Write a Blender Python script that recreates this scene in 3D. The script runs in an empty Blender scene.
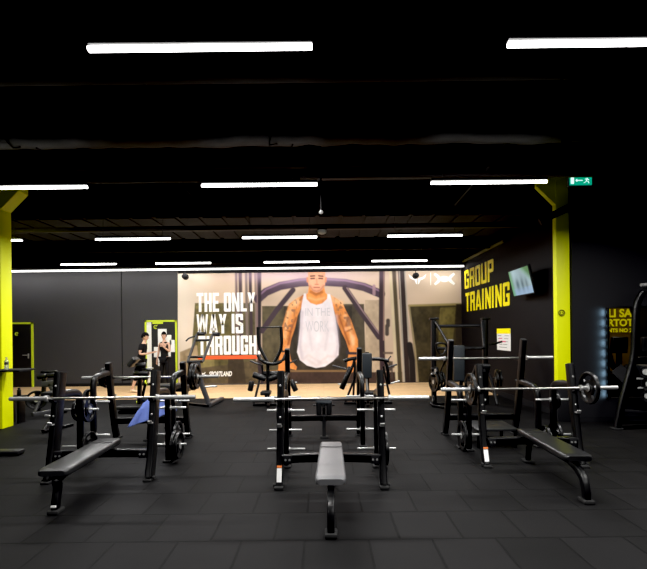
import bpy, bmesh, math, random
import numpy as np
from mathutils import Vector, Matrix
random.seed(7)
PI = math.pi
C = bpy.context.scene.collection
# ---------------------------------------------------------------- camera survey
F, CX, CY, H, ROLL = 445.0, 323.0, 332.0, 1.74, 0.0115
def wp(u, v, Y):
    """metres (x, z) of a surveyed sight line on the plane at distance Y"""
    dx, dy = u - CX, v - CY
    tx, ty = dx - dy * ROLL, dy + dx * ROLL
    return Vector((tx * Y / F, Y, H - ty * Y / F))

# ---------------------------------------------------------------- materials
def mat(name, col, rough=0.5, metal=0.0, spec=0.5, noise=0.0, nscale=20, bump=0.0, bscale=80, coat=0.0):
    m = bpy.data.materials.new(name); m.use_nodes = True
    nt = m.node_tree; b = nt.nodes['Principled BSDF']
    b.inputs['Base Color'].default_value = (*col, 1); b.inputs['Roughness'].default_value = rough
    b.inputs['Metallic'].default_value = metal; b.inputs['Specular IOR Level'].default_value = spec
    if coat: b.inputs['Coat Weight'].default_value = coat
    tc = nt.nodes.new('ShaderNodeTexCoord')
    if noise:
        n = nt.nodes.new('ShaderNodeTexNoise'); n.inputs['Scale'].default_value = nscale; n.inputs['Detail'].default_value = 5
        mx = nt.nodes.new('ShaderNodeMix'); mx.data_type = 'RGBA'
        mx.inputs[6].default_value = (*[c * (1 - noise) for c in col], 1)
        mx.inputs[7].default_value = (*[min(1, c * (1 + noise)) for c in col], 1)
        nt.links.new(tc.outputs['Object'], n.inputs['Vector']); nt.links.new(n.outputs['Fac'], mx.inputs[0])
        nt.links.new(mx.outputs[2], b.inputs['Base Color'])
    if bump:
        n = nt.nodes.new('ShaderNodeTexNoise'); n.inputs['Scale'].default_value = bscale
        bp = nt.nodes.new('ShaderNodeBump'); bp.inputs['Strength'].default_value = bump; bp.inputs['Distance'].default_value = 0.003
        nt.links.new(tc.outputs['Object'], n.inputs['Vector']); nt.links.new(n.outputs['Fac'], bp.inputs['Height'])
        nt.links.new(bp.outputs[0], b.inputs['Normal'])
    return m
def emat(name, col, strength):
    m = bpy.data.materials.new(name); m.use_nodes = True
    nt = m.node_tree; b = nt.nodes['Principled BSDF']
    b.inputs['Base Color'].default_value = (*[c * .5 for c in col], 1)
    b.inputs['Emission Color'].default_value = (*col, 1); b.inputs['Emission Strength'].default_value = strength
    return m
M = dict(
    frame=mat('black_powder_coat', (.0028, .0028, .0031), .30, .0, .32, bump=.08, bscale=300),
    frame2=mat('charcoal_powder_coat', (.008, .008, .009), .36, 0, .4, bump=.08, bscale=300),
    greyf=mat('grey_tube_paint', (.045, .045, .048), .35, .2, .5),
    pad=mat('black_vinyl', (.0065, .0065, .007), .34, 0, .42, bump=.15, bscale=160, noise=.15),
    padc=mat('charcoal_vinyl', (.012, .0122, .013), .36, 0, .45, bump=.15, bscale=160, noise=.15),
    padg=mat('sheen_grey_vinyl', (.085, .085, .089), .42, 0, .5, bump=.15, bscale=160, noise=.12),  # black pad's bright reflection put into a lighter base colour
    padb=mat('blue_grey_vinyl', (.017, .022, .027), .5, 0, .5, bump=.15, bscale=160),
    rubber=mat('black_rubber', (.012, .012, .012), .7, 0, .3),
    plate=mat('black_cast_plate', (.0035, .0035, .0038), .33, 0, .32, noise=.2),
    chrome=mat('brushed_steel', (.50, .475, .44), .28, 1.0, .5, noise=.08, nscale=200),
    steel=mat('satin_zinc_steel', (.52, .52, .51), .38, .7, .5),
    darksteel=mat('dark_steel', (.05, .05, .05), .4, .8, .5),
    yellow=mat('signal_yellow_paint', (.80, .86, .002), .5, 0, .3, noise=.04, nscale=3),
    lime=mat('lime_trim_paint', (.55, .68, .02), .5),
    olive=mat('dim_olive_paint', (.10, .10, .004), .6),
    sign=mat('yellow_letter_vinyl', (1, .88, .0), .45, 0, .3),
    white=mat('white_paint', (.8, .8, .78), .5),
    lwhite=mat('white_letter_vinyl', (.93, .92, .9), .5),
    red=mat('orange_red_vinyl', (.85, .10, .02), .5),
    orange=mat('orange_label', (.8, .2, .03), .5),
    black=mat('matt_black_paint', (.006, .006, .007), .7, 0, .2),
    ceil=mat('black_ceiling_paint', (.0016, .0016, .0019), .95, 0, .1, noise=.4, nscale=2),
    duct=mat('black_foil_duct', (.0045, .0042, .0046), .6, .0, .25, noise=.5, nscale=9, bump=1.0, bscale=10),
    beam=mat('dark_steel_beam', (.0020, .0018, .0018), .7, 0, .12, noise=.4, nscale=4),
    beamb=mat('brown_primed_beam', (.009, .0055, .0045), .6, 0, .3, noise=.3, nscale=4),
    corr=mat('grey_roof_sheet', (.0030, .0028, .0027), .8, .2, .4),
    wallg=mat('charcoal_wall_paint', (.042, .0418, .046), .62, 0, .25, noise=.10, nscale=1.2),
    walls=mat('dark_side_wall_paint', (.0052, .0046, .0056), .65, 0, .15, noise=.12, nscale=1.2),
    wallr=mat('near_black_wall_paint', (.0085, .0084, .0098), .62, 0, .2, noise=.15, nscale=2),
    door=mat('black_door_leaf', (.008, .008, .009), .5, 0, .4),
    towel=mat('blue_towel_cloth', (.17, .24, .62), .95, 0, .1, noise=.15, nscale=60, bump=.6, bscale=140),
    skin=mat('skin', (.55, .33, .23), .5, 0, .4, noise=.06, nscale=30),
    hair=mat('dark_hair', (.004, .003, .003), .9, 0, .1, bump=.6, bscale=200),
    cloth=mat('black_cotton', (.010, .010, .011), .9, 0, .1, bump=.4, bscale=90),
    beige=mat('beige_shoe_leather', (.62, .47, .30), .6),
    eye=mat('eye_dark', (.01, .008, .006), .3), lip=mat('lip', (.45, .17, .13), .5),
    clear=mat('clear_plastic', (.75, .82, .86), .1, 0, .5),
    light=emat('lamp_diffuser', (1, .985, .97), 9.0),
    led=emat('wall_washer_led', (1, .99, .97), 3.2),
    bled=emat('cold_blue_led', (.08, .16, .22), .05),
    exitg=emat('exit_green', (.0, .45, .28), .75), exitw=emat('exit_white', (.8, 1, .95), 1.0),
    knob=mat('yellow_green_knob', (.7, .85, .02), .5),
    brown=mat('amber_brown_print', (.20, .115, .02), .6, noise=.7, nscale=5),
    blabel=mat('dark_print', (.05, .05, .05), .6),
    pinkr=mat('magenta_print', (.7, .1, .2), .6),
)
for k in ('clear',):
    b = M[k].node_tree.nodes['Principled BSDF']; b.inputs['Transmission Weight'].default_value = .7; b.inputs['Alpha'].default_value = .75
def glass_mat():
    m = bpy.data.materials.new('mirror_pane_glass'); m.use_nodes = True; nt = m.node_tree
    for n in list(nt.nodes): nt.nodes.remove(n)
    o = nt.nodes.new('ShaderNodeOutputMaterial'); t = nt.nodes.new('ShaderNodeBsdfTransparent'); g = nt.nodes.new('ShaderNodeBsdfGlossy')
    g.inputs['Roughness'].default_value = .02; f = nt.nodes.new('ShaderNodeMixShader'); f.inputs[0].default_value = .06
    nt.links.new(t.outputs[0], f.inputs[1]); nt.links.new(g.outputs[0], f.inputs[2]); nt.links.new(f.outputs[0], o.inputs[0])
    return m
M['glass'] = glass_mat()

def floor_mat():
    m = mat('rubber_tile_floor', (.01, .01, .01), .68, 0, .11); nt = m.node_tree; b = nt.nodes['Principled BSDF']
    tc = nt.nodes.new('ShaderNodeTexCoord'); mp = nt.nodes.new('ShaderNodeMapping')
    mp.inputs['Location'].default_value = (0.17, -3.72 + .56 * 20, 0)
    br = nt.nodes.new('ShaderNodeTexBrick'); br.offset = .5; br.squash = 1
    br.inputs['Scale'].default_value = 1; br.inputs['Brick Width'].default_value = .53; br.inputs['Row Height'].default_value = .56
    br.inputs['Mortar Size'].default_value = .011; br.inputs['Mortar Smooth'].default_value = .3; br.inputs['Bias'].default_value = 0
    br.inputs['Color1'].default_value = (.0030, .0029, .0030, 1); br.inputs['Color2'].default_value = (.0058, .0055, .0058, 1)
    br.inputs['Mortar'].default_value = (.0002, .0002, .0002, 1)
    nt.links.new(tc.outputs['Object'], mp.inputs['Vector']); nt.links.new(mp.outputs[0], br.inputs['Vector'])
    n = nt.nodes.new('ShaderNodeTexNoise'); n.inputs['Scale'].default_value = 260; n.inputs['Detail'].default_value = 2
    n2 = nt.nodes.new('ShaderNodeTexNoise'); n2.inputs['Scale'].default_value = 1.6; n2.inputs['Detail'].default_value = 4
    nt.links.new(tc.outputs['Object'], n.inputs['Vector']); nt.links.new(tc.outputs['Object'], n2.inputs['Vector'])
    ad = nt.nodes.new('ShaderNodeMath'); ad.operation = 'MULTIPLY_ADD'; ad.inputs[1].default_value = .7; ad.inputs[2].default_value = .25
    nt.links.new(n.outputs['Fac'], ad.inputs[0])
    ad2 = nt.nodes.new('ShaderNodeMath'); ad2.operation = 'MULTIPLY_ADD'; ad2.inputs[1].default_value = .8
    nt.links.new(n2.outputs['Fac'], ad2.inputs[0]); nt.links.new(ad.outputs[0], ad2.inputs[2])
    vm = nt.nodes.new('ShaderNodeVectorMath'); vm.operation = 'SCALE'
    nt.links.new(br.outputs['Color'], vm.inputs[0]); nt.links.new(ad2.outputs[0], vm.inputs['Scale'])
    nt.links.new(vm.outputs[0], b.inputs['Base Color'])
    bp = nt.nodes.new('ShaderNodeBump'); bp.inputs['Strength'].default_value = .6; bp.inputs['Distance'].default_value = .004; bp.invert = True
    nt.links.new(br.outputs['Fac'], bp.inputs['Height'])
    bp2 = nt.nodes.new('ShaderNodeBump'); bp2.inputs['Strength'].default_value = .25; bp2.inputs['Distance'].default_value = .002
    nt.links.new(n.outputs['Fac'], bp2.inputs['Height']); nt.links.new(bp.outputs[0], bp2.inputs['Normal']); nt.links.new(bp2.outputs[0], b.inputs['Normal'])
    return m
def wood_mat():
    m = mat('light_wood_floor', (.6, .4, .2), .45, 0, .4); nt = m.node_tree; b = nt.nodes['Principled BSDF']
    tc = nt.nodes.new('ShaderNodeTexCoord')
    br = nt.nodes.new('ShaderNodeTexBrick'); br.offset = .37
    br.inputs['Scale'].default_value = 1; br.inputs['Brick Width'].default_value = 1.3; br.inputs['Row Height'].default_value = .18
    br.inputs['Mortar Size'].default_value = .003; br.inputs['Color1'].default_value = (.62, .40, .20, 1)
    br.inputs['Color2'].default_value = (.70, .47, .25, 1); br.inputs['Mortar'].default_value = (.3, .18, .08, 1)
    n = nt.nodes.new('ShaderNodeTexNoise'); n.inputs['Scale'].default_value = 3; n.inputs['Detail'].default_value = 6
    mp = nt.nodes.new('ShaderNodeMapping'); mp.inputs['Scale'].default_value = (1, 12, 1)
    nt.links.new(tc.outputs['Object'], mp.inputs[0]); nt.links.new(mp.outputs[0], n.inputs['Vector']); nt.links.new(tc.outputs['Object'], br.inputs['Vector'])
    ad = nt.nodes.new('ShaderNodeMath'); ad.operation = 'MULTIPLY_ADD'; ad.inputs[1].default_value = .6; ad.inputs[2].default_value = .7
    nt.links.new(n.outputs['Fac'], ad.inputs[0])
    vm = nt.nodes.new('ShaderNodeVectorMath'); vm.operation = 'SCALE'
    nt.links.new(br.outputs['Color'], vm.inputs[0]); nt.links.new(ad.outputs[0], vm.inputs['Scale']); nt.links.new(vm.outputs[0], b.inputs['Base Color'])
    return m
M['floor'] = floor_mat(); M['wood'] = wood_mat()

# ---------------------------------------------------------------- mesh building
def chaikin(pts, it=2):
    pts = [Vector(p) for p in pts]
    for _ in range(it):
        q = [pts[0]]
        for a, b in zip(pts, pts[1:]):
            q += [a * .75 + b * .25, a * .25 + b * .75]
        q.append(pts[-1]); pts = q
    return pts
def rrect(w, h, r=None, n=3):
    r = r or min(w, h) * .22; out = []
    for cx, cy, a0 in ((w/2-r, h/2-r, 0), (-w/2+r, h/2-r, PI/2), (-w/2+r, -h/2+r, PI), (w/2-r, -h/2+r, 1.5*PI)):
        for k in range(n + 1):
            a = a0 + PI/2 * k / n; out.append((cx + r*math.cos(a), cy + r*math.sin(a)))
    return out
def circ(r, n=14): return [(r*math.cos(2*PI*k/n), r*math.sin(2*PI*k/n)) for k in range(n)]
class MB:
    def __init__(s): s.bm = bmesh.new()
    def sweep(s, pts, prof, side=None, scales=None):
        pts = [Vector(p) for p in pts]; bm = s.bm; rings = []
        n = len(pts)
        for i, p in enumerate(pts):
            t = (pts[min(i+1, n-1)] - pts[max(i-1, 0)]).normalized()
            if side is None: sd = Vector((0, 1, 0)) if abs(t.x) > .75 else Vector((1, 0, 0))
            else: sd = Vector(side)
            u = (sd - t * sd.dot(t)).normalized(); v = t.cross(u)
            k = scales[i] if scales else 1
            rings.append([bm.verts.new(p + u*a*k + v*b*k) for a, b in prof])
        m = len(prof)
        for a, b in zip(rings, rings[1:]):
            for j in range(m): bm.faces.new((a[j], a[(j+1) % m], b[(j+1) % m], b[j]))
        bm.faces.new(rings[0][::-1]); bm.faces.new(rings[-1])
        return s
    def tube(s, pts, r, smooth=0, n=12): return s.sweep(chaikin(pts, smooth) if smooth else pts, circ(r, n))
    def beam(s, pts, w, h, smooth=0, side=None): return s.sweep(chaikin(pts, smooth) if smooth else pts, rrect(w, h), side)
    def box(s, c, d, bev=0.0, rot=None, seg=2):
        r = bmesh.ops.create_cube(s.bm, size=1); vs = r['verts']
        mt = Matrix.Translation(Vector(c)) @ (rot.to_4x4() if rot else Matrix.Identity(4)) @ Matrix.Diagonal((*d, 1))
        bmesh.ops.transform(s.bm, matrix=mt, verts=vs)
        if bev:
            es = list({e for v in vs for e in v.link_edges})
            bmesh.ops.bevel(s.bm, geom=es, offset=bev, segments=seg, affect='EDGES', profile=.5)
        return s
    def lathe(s, prof, origin, axis='x', n=28):
        """prof: (distance along axis, radius)"""
        bm = s.bm; o = Vector(origin); rings = []
        A = {'x': (Vector((1,0,0)), Vector((0,1,0)), Vector((0,0,1))), 'y': (Vector((0,1,0)), Vector((0,0,1)), Vector((1,0,0))),
             'z': (Vector((0,0,1)), Vector((1,0,0)), Vector((0,1,0)))}[axis]
        for t, r in prof:
            rings.append([bm.verts.new(o + A[0]*t + (A[1]*math.cos(2*PI*k/n) + A[2]*math.sin(2*PI*k/n))*max(r, 1e-4)) for k in range(n)])
        for a, b in zip(rings, rings[1:]):
            for j in range(n): bm.faces.new((a[j], a[(j+1) % n], b[(j+1) % n], b[j]))
        bm.faces.new(rings[0][::-1]); bm.faces.new(rings[-1])
        return s
    def prism(s, poly, y0, y1):
        """polygon in XZ extruded along Y"""
        a = [s.bm.verts.new((x, y0, z)) for x, z in poly]; b = [s.bm.verts.new((x, y1, z)) for x, z in poly]
        n = len(poly)
        for j in range(n): s.bm.faces.new((a[j], a[(j+1) % n], b[(j+1) % n], b[j]))
        s.bm.faces.new(a[::-1]); s.bm.faces.new(b); return s
    def quad(s, ps): s.bm.faces.new([s.bm.verts.new(Vector(p)) for p in ps]); return s
    def build(s, name, m, parent=None, smooth=True):
        bmesh.ops.recalc_face_normals(s.bm, faces=s.bm.faces)
        me = bpy.data.meshes.new(name); s.bm.to_mesh(me); s.bm.free()
        me.materials.append(m)
        if smooth:
            me.polygons.foreach_set('use_smooth', [True]*len(me.polygons)); me.set_sharp_from_angle(angle=math.radians(38))
        o = bpy.data.objects.new(name, me); C.objects.link(o)
        if parent: o.parent = parent
        return o
def tag(o, label=None, cat=None, group=None, kind=None):
    if label: o['label'] = label
    if cat: o['category'] = cat
    if group: o['group'] = group
    if kind: o['kind'] = kind
    return o
def thing(name, label, cat, loc=(0,0,0), rz=0, group=None):
    o = bpy.data.objects.new(name, None); C.objects.link(o); o.location = loc; o.rotation_euler = (0,0,rz)
    o.empty_display_size = .1
    return tag(o, label, cat, group)
def struct(mb, name, m, smooth=False, parent=None):
    o = mb.build(name, m, parent, smooth)
    if parent is None: o['kind'] = 'structure'
    return o
def text_mesh(body, name, m, width, height, parent=None, bold=.02, depth=.002, shear=0, space=1.0, italic=0):
    """letters as a mesh in local XZ plane facing -Y, lower-left at origin, fitted to width x height"""
    cu = bpy.data.curves.new(name, 'FONT'); cu.body = body; cu.size = 1; cu.offset = bold; cu.extrude = .01; cu.space_character = space; cu.resolution_u = 4
    cu.shear = italic
    ob = bpy.data.objects.new('tmp', cu); C.objects.link(ob)
    dg = bpy.context.evaluated_depsgraph_get(); me = bpy.data.meshes.new_from_object(ob.evaluated_get(dg))
    bpy.data.objects.remove(ob); bpy.data.curves.remove(cu)
    n = len(me.vertices); co = np.empty(n*3); me.vertices.foreach_get('co', co); co = co.reshape(-1, 3)
    mn, mx = co.min(0), co.max(0)
    x = (co[:,0]-mn[0])/(mx[0]-mn[0])*width; z = (co[:,1]-mn[1])/(mx[1]-mn[1])*height; y = -(co[:,2]-mn[2])/(mx[2]-mn[2])*depth
    me.vertices.foreach_set('co', np.stack([x, y, z], 1).ravel()); me.update()
    me.materials.clear(); me.materials.append(m); me.name = name
    o = bpy.data.objects.new(name, me); C.objects.link(o)
    if parent: o.parent = parent
    return o

def block_text(body, name, m, width, height, parent, depth=.004, sx=.38, sy=.165, gap=.13):
    """heavy condensed capitals cut from straight strokes, lower-left at origin, in the XZ plane"""
    Wd = {'I': .40, '.': .40, ' ': .42, 'W': 1.55, 'A': 1.16, 'Y': 1.04, 'N': 1.04, 'L': .86, 'E': .88, 'T': .96}
    tot = sum(Wd.get(c, 1.0) for c in body)+gap*(len(body)-1); e = MB(); k = width/tot; x0 = 0
    def pg(ps, ox): e.prism([((ox+x)*k, z*height) for x, z in ps], -depth, 0)
    def rc(a, b, c, d, ox): pg([(a, b), (c, b), (c, d), (a, d)], ox)
    q = .10; qz = .055
    for c in body:
        w_ = Wd.get(c, 1.0); ox = x0; r = lambda a, b, c2, d: rc(a, b, c2, d, ox)
        if c == 'I': r(0, 0, sx, 1)
        elif c == '.': r(0, 0, sx, sy*1.1)
        elif c == 'T': r(0, 1-sy, w_, 1); r(w_/2-sx/2, 0, w_/2+sx/2, 1-sy)
        elif c == 'H': r(0, 0, sx, 1); r(w_-sx, 0, w_, 1); r(sx, .5-sy/2, w_-sx, .5+sy/2)
        elif c == 'E': r(0, 0, sx, 1); r(sx, 1-sy, w_, 1); r(sx, 0, w_, sy); r(sx, .5-sy/2, w_*.9, .5+sy/2)
        elif c == 'L': r(0, 0, sx, 1); r(sx, 0, w_, sy)
        elif c == 'N': r(0, 0, sx*.9, 1); r(w_-sx*.9, 0, w_, 1); pg([(sx*.9, 1), (w_-sx*.9, .42), (w_-sx*.9, 0), (sx*.9, .58)], ox)
        elif c == 'Y': pg([(0, 1), (sx, 1), (w_/2+sx*.5, .42), (w_/2-sx*.5, .42)], ox); pg([(w_-sx, 1), (w_, 1), (w_/2+sx*.5, .42), (w_/2-sx*.5, .42)], ox); r(w_/2-sx/2, 0, w_/2+sx/2, .42)
        elif c == 'A': pg([(0, 0), (sx*.95, 0), (w_/2+sx*.45, 1), (w_/2-sx*.6, 1)], ox); pg([(w_-sx*.95, 0), (w_, 0), (w_/2+sx*.6, 1), (w_/2-sx*.45, 1)], ox); r(.28, .16, w_-.28, .16+sy*.8)
        elif c == 'W':
            t_ = sx*.74
            for a, b in ((0, .38), (.775, .38), (.775, 1.17), (w_, 1.17)):
                A = min(max(a, t_/2), w_-t_/2); pg([(A-t_/2, 1), (A+t_/2, 1), (b+t_/2, 0), (b-t_/2, 0)], ox)
        elif c in 'OUGS':
            if c == 'O': pg([(0, qz*1.4), (q, 0), (sx, 0), (sx, 1), (q, 1), (0, 1-qz)], ox); pg([(w_, qz*1.4), (w_-q, 0), (w_-sx, 0), (w_-sx, 1), (w_-q, 1), (w_, 1-qz)], ox); r(sx, 1-sy, w_-sx, 1); r(sx, 0, w_-sx, sy)
            if c == 'U': pg([(0, 1), (sx, 1), (sx, 0), (q, 0), (0, qz)], ox); pg([(w_, 1), (w_-sx, 1), (w_-sx, 0), (w_-q, 0), (w_, qz)], ox); r(sx, 0, w_-sx, sy)
            if c == 'G': pg([(0, qz), (q, 0), (sx, 0), (sx, 1), (q, 1), (0, 1-qz)], ox); r(sx, 1-sy, w_-sx, 1); r(sx, 0, w_-sx, sy); pg([(w_-sx, .65), (w_, .65), (w_, 1-qz), (w_-q, 1), (w_-sx, 1)], ox); pg([(w_-sx, 0), (w_-q, 0), (w_, qz), (w_, .52), (w_-sx, .52)], ox); r(w_*.52, .37, w_-sx, .52)
            if c == 'S': pg([(0, .5), (sx, .55), (sx, 1), (q, 1), (0, 1-qz)], ox); r(sx, 1-sy, w_-sx, 1); pg([(w_-sx, .68), (w_, .68), (w_, 1-qz), (w_-q, 1), (w_-sx, 1)], ox); pg([(0, .5), (sx, .62), (w_, .5), (w_-sx, .38)], ox); pg([(w_-sx, 0), (w_-q, 0), (w_, qz), (w_, .5), (w_-sx, .45)], ox); r(sx, 0, w_-sx, sy); pg([(0, .32), (sx, .32), (sx, 0), (q, 0), (0, qz)], ox)
        elif c in 'RP':
            r(0, 0, sx, 1); r(sx, 1-sy, w_-sx, 1); r(sx, .42, w_-sx, .42+sy); pg([(w_-sx, .42), (w_-q, .42), (w_, .50), (w_, 1-qz), (w_-q, 1), (w_-sx, 1)], ox)
            if c == 'R': pg([(w_-sx, 0), (w_, 0), (w_-.04, .42), (w_-sx-.04, .42)], ox)
        x0 += w_+gap
    return e.build(name, m, parent, False)

# ================================================================= SETTING
YB, XS = 15.0, 4.68          # back wall, right side wall
YW = 8.35                    # right front-facing wall
ZC = 5.0
struct(MB().box((0, 4.45, -.05), (24, 14.9, .1)), 'floor', M['floor'])
struct(MB().box((-3.4, (11.9+YB)/2+.05, -.05), (17.2, YB-11.9+.1, .104)), 'floor.001', M['wood'])
struct(MB().box((0, 6.3, ZC+.05), (24, 18.6, .1)), 'ceiling', M['ceil'])
struct(MB().box((-3.6, YB+.05, ZC/2), (16.8, .1, ZC)), 'wall_back', M['wallg'])
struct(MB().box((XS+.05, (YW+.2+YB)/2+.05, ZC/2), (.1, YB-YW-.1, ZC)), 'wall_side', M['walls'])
struct(MB().box((-12.0, 6.0, ZC/2), (.1, 18.2, ZC)), 'wall_left', M['wallg'])
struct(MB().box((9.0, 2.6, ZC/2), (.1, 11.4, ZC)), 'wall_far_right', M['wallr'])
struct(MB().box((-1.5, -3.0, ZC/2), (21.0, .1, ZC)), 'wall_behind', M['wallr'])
# right wall with an opening cut where the mirror hangs
OX0, OX1, OZ0, OZ1 = 5.35, 7.6, .42, 2.13
w = MB()
w.box(((XS+OX0)/2, YW+.1, ZC/2), (OX0-XS, .2, ZC)); w.box(((OX1+9.0)/2, YW+.1, ZC/2), (9.0-OX1, .2, ZC))
w.box(((OX0+OX1)/2, YW+.1, OZ0/2), (OX1-OX0, .2, OZ0)); w.box(((OX0+OX1)/2, YW+.1, (OZ1+ZC)/2), (OX1-OX0, .2, ZC-OZ1))
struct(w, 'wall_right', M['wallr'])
# made-up room behind the opening, standing in for the mirror's reflection
w = MB()
w.box((6.4, 11.6, 1.6), (3.2, .1, 3.2)); w.box((8.0, 10.1, 1.6), (.1, 3.0, 3.2)); w.box((6.4, 10.1, 3.25), (3.2, 3.0, .1))
w.box((6.4, 10.1, -.05), (3.2, 3.0, .1))
struct(w, 'reflection_alcove', M['wallr'])
g = MB().box(((OX0+OX1)/2, YW+.08, (OZ0+OZ1)/2), (OX1-OX0, .008, OZ1-OZ0)); win = struct(g, 'mirror_pane', M['glass'])  # see-through pane used in place of the mirror
MB().box((OX0+.015, YW+.05, (OZ0+OZ1)/2), (.03, .1, OZ1-OZ0)).box(((OX0+OX1)/2, YW+.05, OZ0+.012), (OX1-OX0, .1, .024)).build('mirror_frame', M['black'], win, False)
# seam + baseboards
xs = wp(122, 330, YB).x
struct(MB().box((xs, YB-.004, ZC/2), (.025, .008, ZC)), 'trim_1', M['black'])
struct(MB().box((-3.6-3.7+.1, YB-.01, .05), (4.4, .02, .10)), 'baseboard_back', M['black'])
struct(MB().box((XS-.01, (YW+YB)/2+.2, .06), (.02, YB-YW-.7, .12)), 'baseboard_side', M['black'])
struct(MB().box((6.85, YW-.008, .05), (4.3, .016, .10)), 'baseboard_right', M['black'])
# dark header (soffit) over the mural, yellow top trim on the side wall
struct(MB().box((-3.6, YB-.35, 4.5), (16.6, .6, 1.0)), 'trim_2', M['ceil'])
struct(MB().beam([(XS-.06, 11.3, 4.0), (XS-.06, 14.6, 4.0)], .07, .06), 'trim_3', M['olive'])

struct(MB().box((-.1, YB-.035, 3.86), (9.5, .03, .20)), 'trim_4', M['black'])
# columns
def column(x0, x1, y0, y1, side, name, label, black_base=0):
    t = thing(name, label, 'column', ((x0+x1)/2, (y0+y1)/2, 0), group=None)
    cx = (x1-x0)/2; cy = (y1-y0)/2; b0 = black_base
    MB().box((0, 0, (b0+4.62)/2), (2*cx, 2*cy, 4.62-b0), .008).build('shaft', M['yellow'], t)
    MB().box((side*.1, 0, 4.80), (2*cx+.3, 2*cy, .36), .008).build('top_beam_end', M['ceil'], t)
    if b0: MB().box((0, 0, b0/2), (2*cx, 2*cy, b0), .006).build('plinth', M['black'], t)
    # haunch: knee brace that leans towards the room
    s = side
    MB().prism([(s*(cx-.02), 4.08), (s*(cx+.34), 4.44), (s*(cx+.34), 4.62), (s*(cx-.02), 4.62)], -cy+.01, cy-.01).build('haunch', M['yellow'], t)
    return t
cl = column(-7.1, -6.0, 8.3, 8.6, 1, 'steel_column', 'bright yellow painted column at the left edge carrying a dark shelf')
cr = column(4.42, 4.67, 8.40, 8.53, -1, 'steel_column', 'tall narrow yellow column with a round emblem beside the dark right wall', .62)
# round emblem on right column, dark pipe passing in front
ro = Vector((4.545, 8.465, 0))
e = MB(); p = wp(561.5, 313, 8.39)
ring = [(p.x-ro.x+.055*math.cos(a), p.y-ro.y-.006, p.z+.055*math.sin(a)) for a in [2*PI*k/24 for k in range(25)]]
e.tube(ring, .007, n=6); sm = [(p.x-ro.x+.032*math.cos(a), p.y-ro.y-.006, p.z+.032*math.sin(a)) for a in [PI+PI*k/8 for k in range(9)]]
e.tube(sm, .006, n=6).box((p.x-ro.x-.02, p.y-ro.y-.004, p.z+.015), (.014, .006, .016)).box((p.x-ro.x+.02, p.y-ro.y-.004, p.z+.015), (.014, .006, .016))
e.build('emblem', M['black'], cr)
pp = MB().beam([wp(540, 222, 8.3), wp(553, 215, 8.3), wp(572, 206, 8.3), wp(640, 190, 8.3)], .06, .13)
tag(pp.build('ventilation_pipe', M['beamb']), 'dark pipe crossing in front of the right yellow column near its top', 'pipe')

# ================================================================= CEILING STRUCTURE
def tg(mb, name, m, label, cat, group=None): return tag(mb.build(name, m), label, cat, group)
tg(MB().beam([(-11.9, 3.95, 4.1), (8.9, 3.95, 4.1)], .2, .22), 'ceiling_beam', M['beam'], 'wide dark ceiling beam nearest the viewer, just behind the front lamps', 'beam', 'ceiling beams')
d = thing('ventilation_duct', 'wrinkled black foil ventilation duct crossing the ceiling between first and second lamp rows', 'duct', (0, 5.35, 0))
rn = random.Random(3); pts = []; sc = []
for i in range(120):
    pts.append((-11.8 + i*.174, rn.uniform(-.02, .02), 4.17 + rn.uniform(-.012, .012))); sc.append(1 + rn.uniform(-.06, .06))
MB().sweep(pts, [(a*1.6, b) for a, b in circ(.16, 18)], scales=sc).build('foil_sleeve', M['duct'], d)
for x in (-2.1, .75, 4.0): MB().beam([(x, 0, 4.34), (x, 0, 4.98)], .03, .03).build('hanger_strap', M['frame2'], d)
for x in (-8.2, -3.7, -.62, 2.9): MB().tube([(x+.1, -.02, 4.0)] + [(x - .0 + .02*k, .27*math.cos(a), 4.17+.175*math.sin(a)) for k, a in enumerate([PI*1.5-PI*2*j/14 for j in range(15)])], .012, n=6).build('band_clamp', M['beam'], d)
tg(MB().beam([(-11.9, 5.98, 3.98), (8.9, 5.98, 3.98)], .12, .05).beam([(-5.5, 5.98, 3.98), (-5.5, 5.98, 5.0)], .02, .02).beam([(2.9, 5.98, 3.98), (2.9, 5.98, 5.0)], .02, .02), 'cable_tray', M['beam'], 'thin dark cable tray crossing above the second lamp row', 'tray')
tg(MB().beam([(-11.9, 6.25, 3.92), (-.4, 6.25, 3.92)], .12, .10), 'ceiling_beam', M['beam'], 'dark ceiling beam above the second lamp row, left length', 'beam', 'ceiling beams')
tg(MB().beam([(-.3, 6.25, 3.92), (4.3, 6.25, 3.92)], .12, .07), 'ceiling_beam', M['beamb'], 'brownish ceiling beam above the second lamp row, right length', 'beam', 'ceiling beams')
tg(MB().beam([(-11.9, 9.55, 3.99), (4.6, 9.55, 3.99)], .14, .10), 'ceiling_beam', M['beamb'], 'brown ceiling beam just above the third lamp row', 'beam', 'ceiling beams')
tg(MB().beam([(-11.9, 12.2, 4.05), (4.6, 12.2, 4.05)], .14, .14), 'ceiling_beam', M['beam'], 'dark ceiling beam farthest back, near the mural wall', 'beam', 'ceiling beams')
m_ = MB(); z0 = 4.32
prof = []
xx = -11.8
while xx < 4.5:
    m_.box((xx, 11.0, z0), (.42, 2.2, .03)); m_.box((xx+.26, 11.0, z0+.03), (.1, 2.2, .03)); xx += .52
tg(m_, 'roof_sheet', M['corr'], 'grey corrugated roof sheet seen between the two rear ceiling beams', 'roof sheet')
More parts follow.
